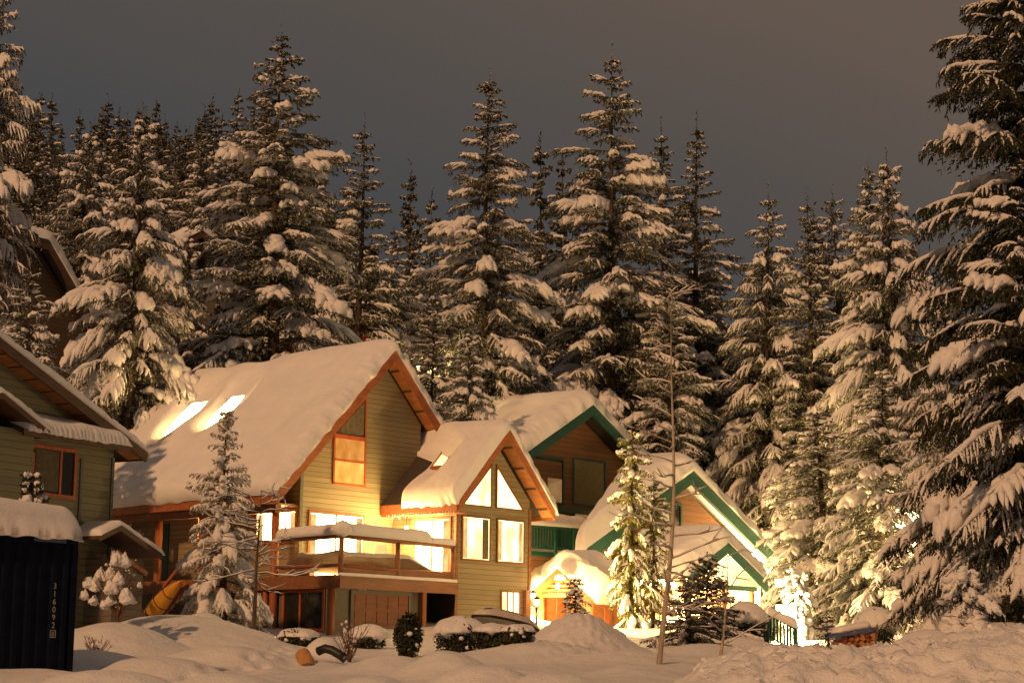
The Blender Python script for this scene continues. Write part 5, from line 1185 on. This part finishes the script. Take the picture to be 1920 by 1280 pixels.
# firewood under a blue tarp
fw = at(1600, 1205, 45); wp = thing('firewood_pile', 'stack of split orange firewood under a snowy blue tarp', 'firewood', (fw[0], fw[1], fw[2] - .25), .25)
rg = np.random.default_rng(8)
for r in range(5):
    for k_ in range(6 - (r < 1)):
        x = -.36 + k_ * .145 + rg.uniform(-.02, .02) + (.04 if r % 2 else 0); z = r * .115 + rg.uniform(-.012, .012); a_ = rg.uniform(0, 6.28); rr = rg.uniform(.055, .08)
        m = MB(); m.prism([(x + math.cos(a_ + t) * rr, z + math.sin(a_ + t) * rr) for t in (0, 1.3, 2.6, 3.6, 5.0)], -.25 + rg.uniform(-.05, .03), .2)
        m.build('log', CUTWOOD if rg.random() < .65 else ORANGE, wp)
X, Y_ = np.meshgrid(np.linspace(-.52, .5, 24), np.linspace(-.34, .32, 14), indexing='ij'); Z = .54 + .16 * X - .5 * np.clip(np.abs(X) - .43, 0, 1) * 2 - .35 * np.clip(-Y_ - .26, 0, 1) * 3 + .02 * fbm(np.stack([X * 6, Y_ * 6, X * 0], -1), 2, 3)
i = np.arange(23)[:, None]; j = np.arange(13)[None, :]; a = i * 14 + j
MB().add(np.stack([X, Y_, Z], -1).reshape(-1, 3), np.stack([a, a + 14, a + 15, a + 1], -1).reshape(-1, 4)).build('tarp', TARP, wp, smooth=True)
pile([(-.5, .0, .50), (.1, .02, .60), (.42, .05, .64)], .5, .13, 77, amp=.3).build('snow', SNOW_ROOF, wp, smooth=True)
MB().bar((.36, -.34, -.1), (.47, -.3, .68), .035, .035, (0, 1, 0)).build('stake', TWIG, wp)
# green railing beside the steps
rp = at(1440, 1165, 57.5); rl = thing('green_railing', 'short dark green slatted railing with a snow cap descending beside the lit steps', 'railing', (rp[0], rp[1], tz(rp[0], rp[1])), -.55)
rzp = rp[2] - rl.location[2] - .1
MB().bar((0, 0, rzp + .35), (.85, 0, rzp - .1), .07, .07).build('rail', GREENTRIM, rl); MB().bar((0, 0, rzp - .3), (.85, 0, rzp - .75), .05, .05).build('rail', GREENTRIM, rl)
for k_ in range(8): x = .06 + k_ * .105; MB().box(x, x + .06, -.02, .02, rzp - .38 - x * .53, rzp + .32 - x * .53).build('baluster', GREENTRIM, rl)
for x in (0, .88): MB().box(x - .05, x + .05, -.05, .05, -.3, rzp + .45 - x * .53).build('post', GREENTRIM, rl)
pile([(-.05, 0, rzp + .4), (.4, 0, rzp + .17), (.95, 0, rzp - .08)], .3, .24, 83, amp=.4).build('snow', SNOW_ROOF, rl, smooth=True)
# garden lamps whose lights shine between the trees
def post_lamp(label, px, py, Y, energy, r=.12, name='garden_lamp', hmax=30):
    p = at(px, py, Y); z = max(tz(p[0], Y), p[2] - hmax); o = thing(name, label, 'lamp', (p[0], Y, z)); h_ = p[2] - z
    MB().tube([(0, 0, -.2), (0, 0, h_ - .12)], .035, 8).build('pole', METAL, o, smooth=True); lamp(o, (0, 0, h_), energy, r, 'lantern'); return o
pl = post_lamp('low path lamp with added spot, glaring between the chalet wing and the log hut', 1006, 1130, 62, 60, .10)
ld = bpy.data.lights.new('added_spot_light', 'SPOT'); ld.energy = 5200; ld.color = (1, 0.66, 0.22); ld.spot_size = math.radians(132); ld.spot_blend = 0.3; ld.shadow_soft_size = 0.12  # spot added to brighten the fir and hut while leaving the wing dark
o = link('added_spot_light', ld, pl); o.location = (0.12, 0, at(1006, 1130, 62)[2] - pl.location[2]); o.rotation_euler = Vector((-1, -0.42, -0.30)).to_track_quat('Z', 'Y').to_euler()
post_lamp('low path lamp glaring beside the green railing', 1462, 1140, 59, 2200, .12)
post_lamp('bright lamp shining through the firs right of the green trimmed house', 1488, 918, 70, 250, .10, 'street_lamp')
post_lamp('lamp glowing on snowy boughs in front of the dark hemlock', 1695, 965, 62, 1500, .09, 'street_lamp')
post_lamp('lamp glittering through the firs behind the chalet gable peak', 785, 690, 84, 600, .08, 'street_lamp')
post_lamp('tiny lamp glimmering behind the chalet roof ridge', 521, 659, 78, 8, .06, 'street_lamp')
# chunks of ploughed snow on the bank
rg = np.random.default_rng(12); m = MB()
for k_ in range(220):
    x = rg.uniform(1.9, 8.5); y = 24 + .15 * (x - 4) + rg.normal() * 1.3; s = rg.uniform(.012, .05) * (1.6 if rg.random() < .1 else 1)
    blob(m, (x, y, tz(x, y) + s * .2), (s * rg.uniform(.8, 1.3), s, s * .75), .45, 1.7, k_, None, True)
ck = m.build('snow_chunks', SNOW, None, smooth=False); ck['kind'] = 'stuff'; tag(ck, 'small lumps of ploughed snow scattered over the street bank', 'snow')
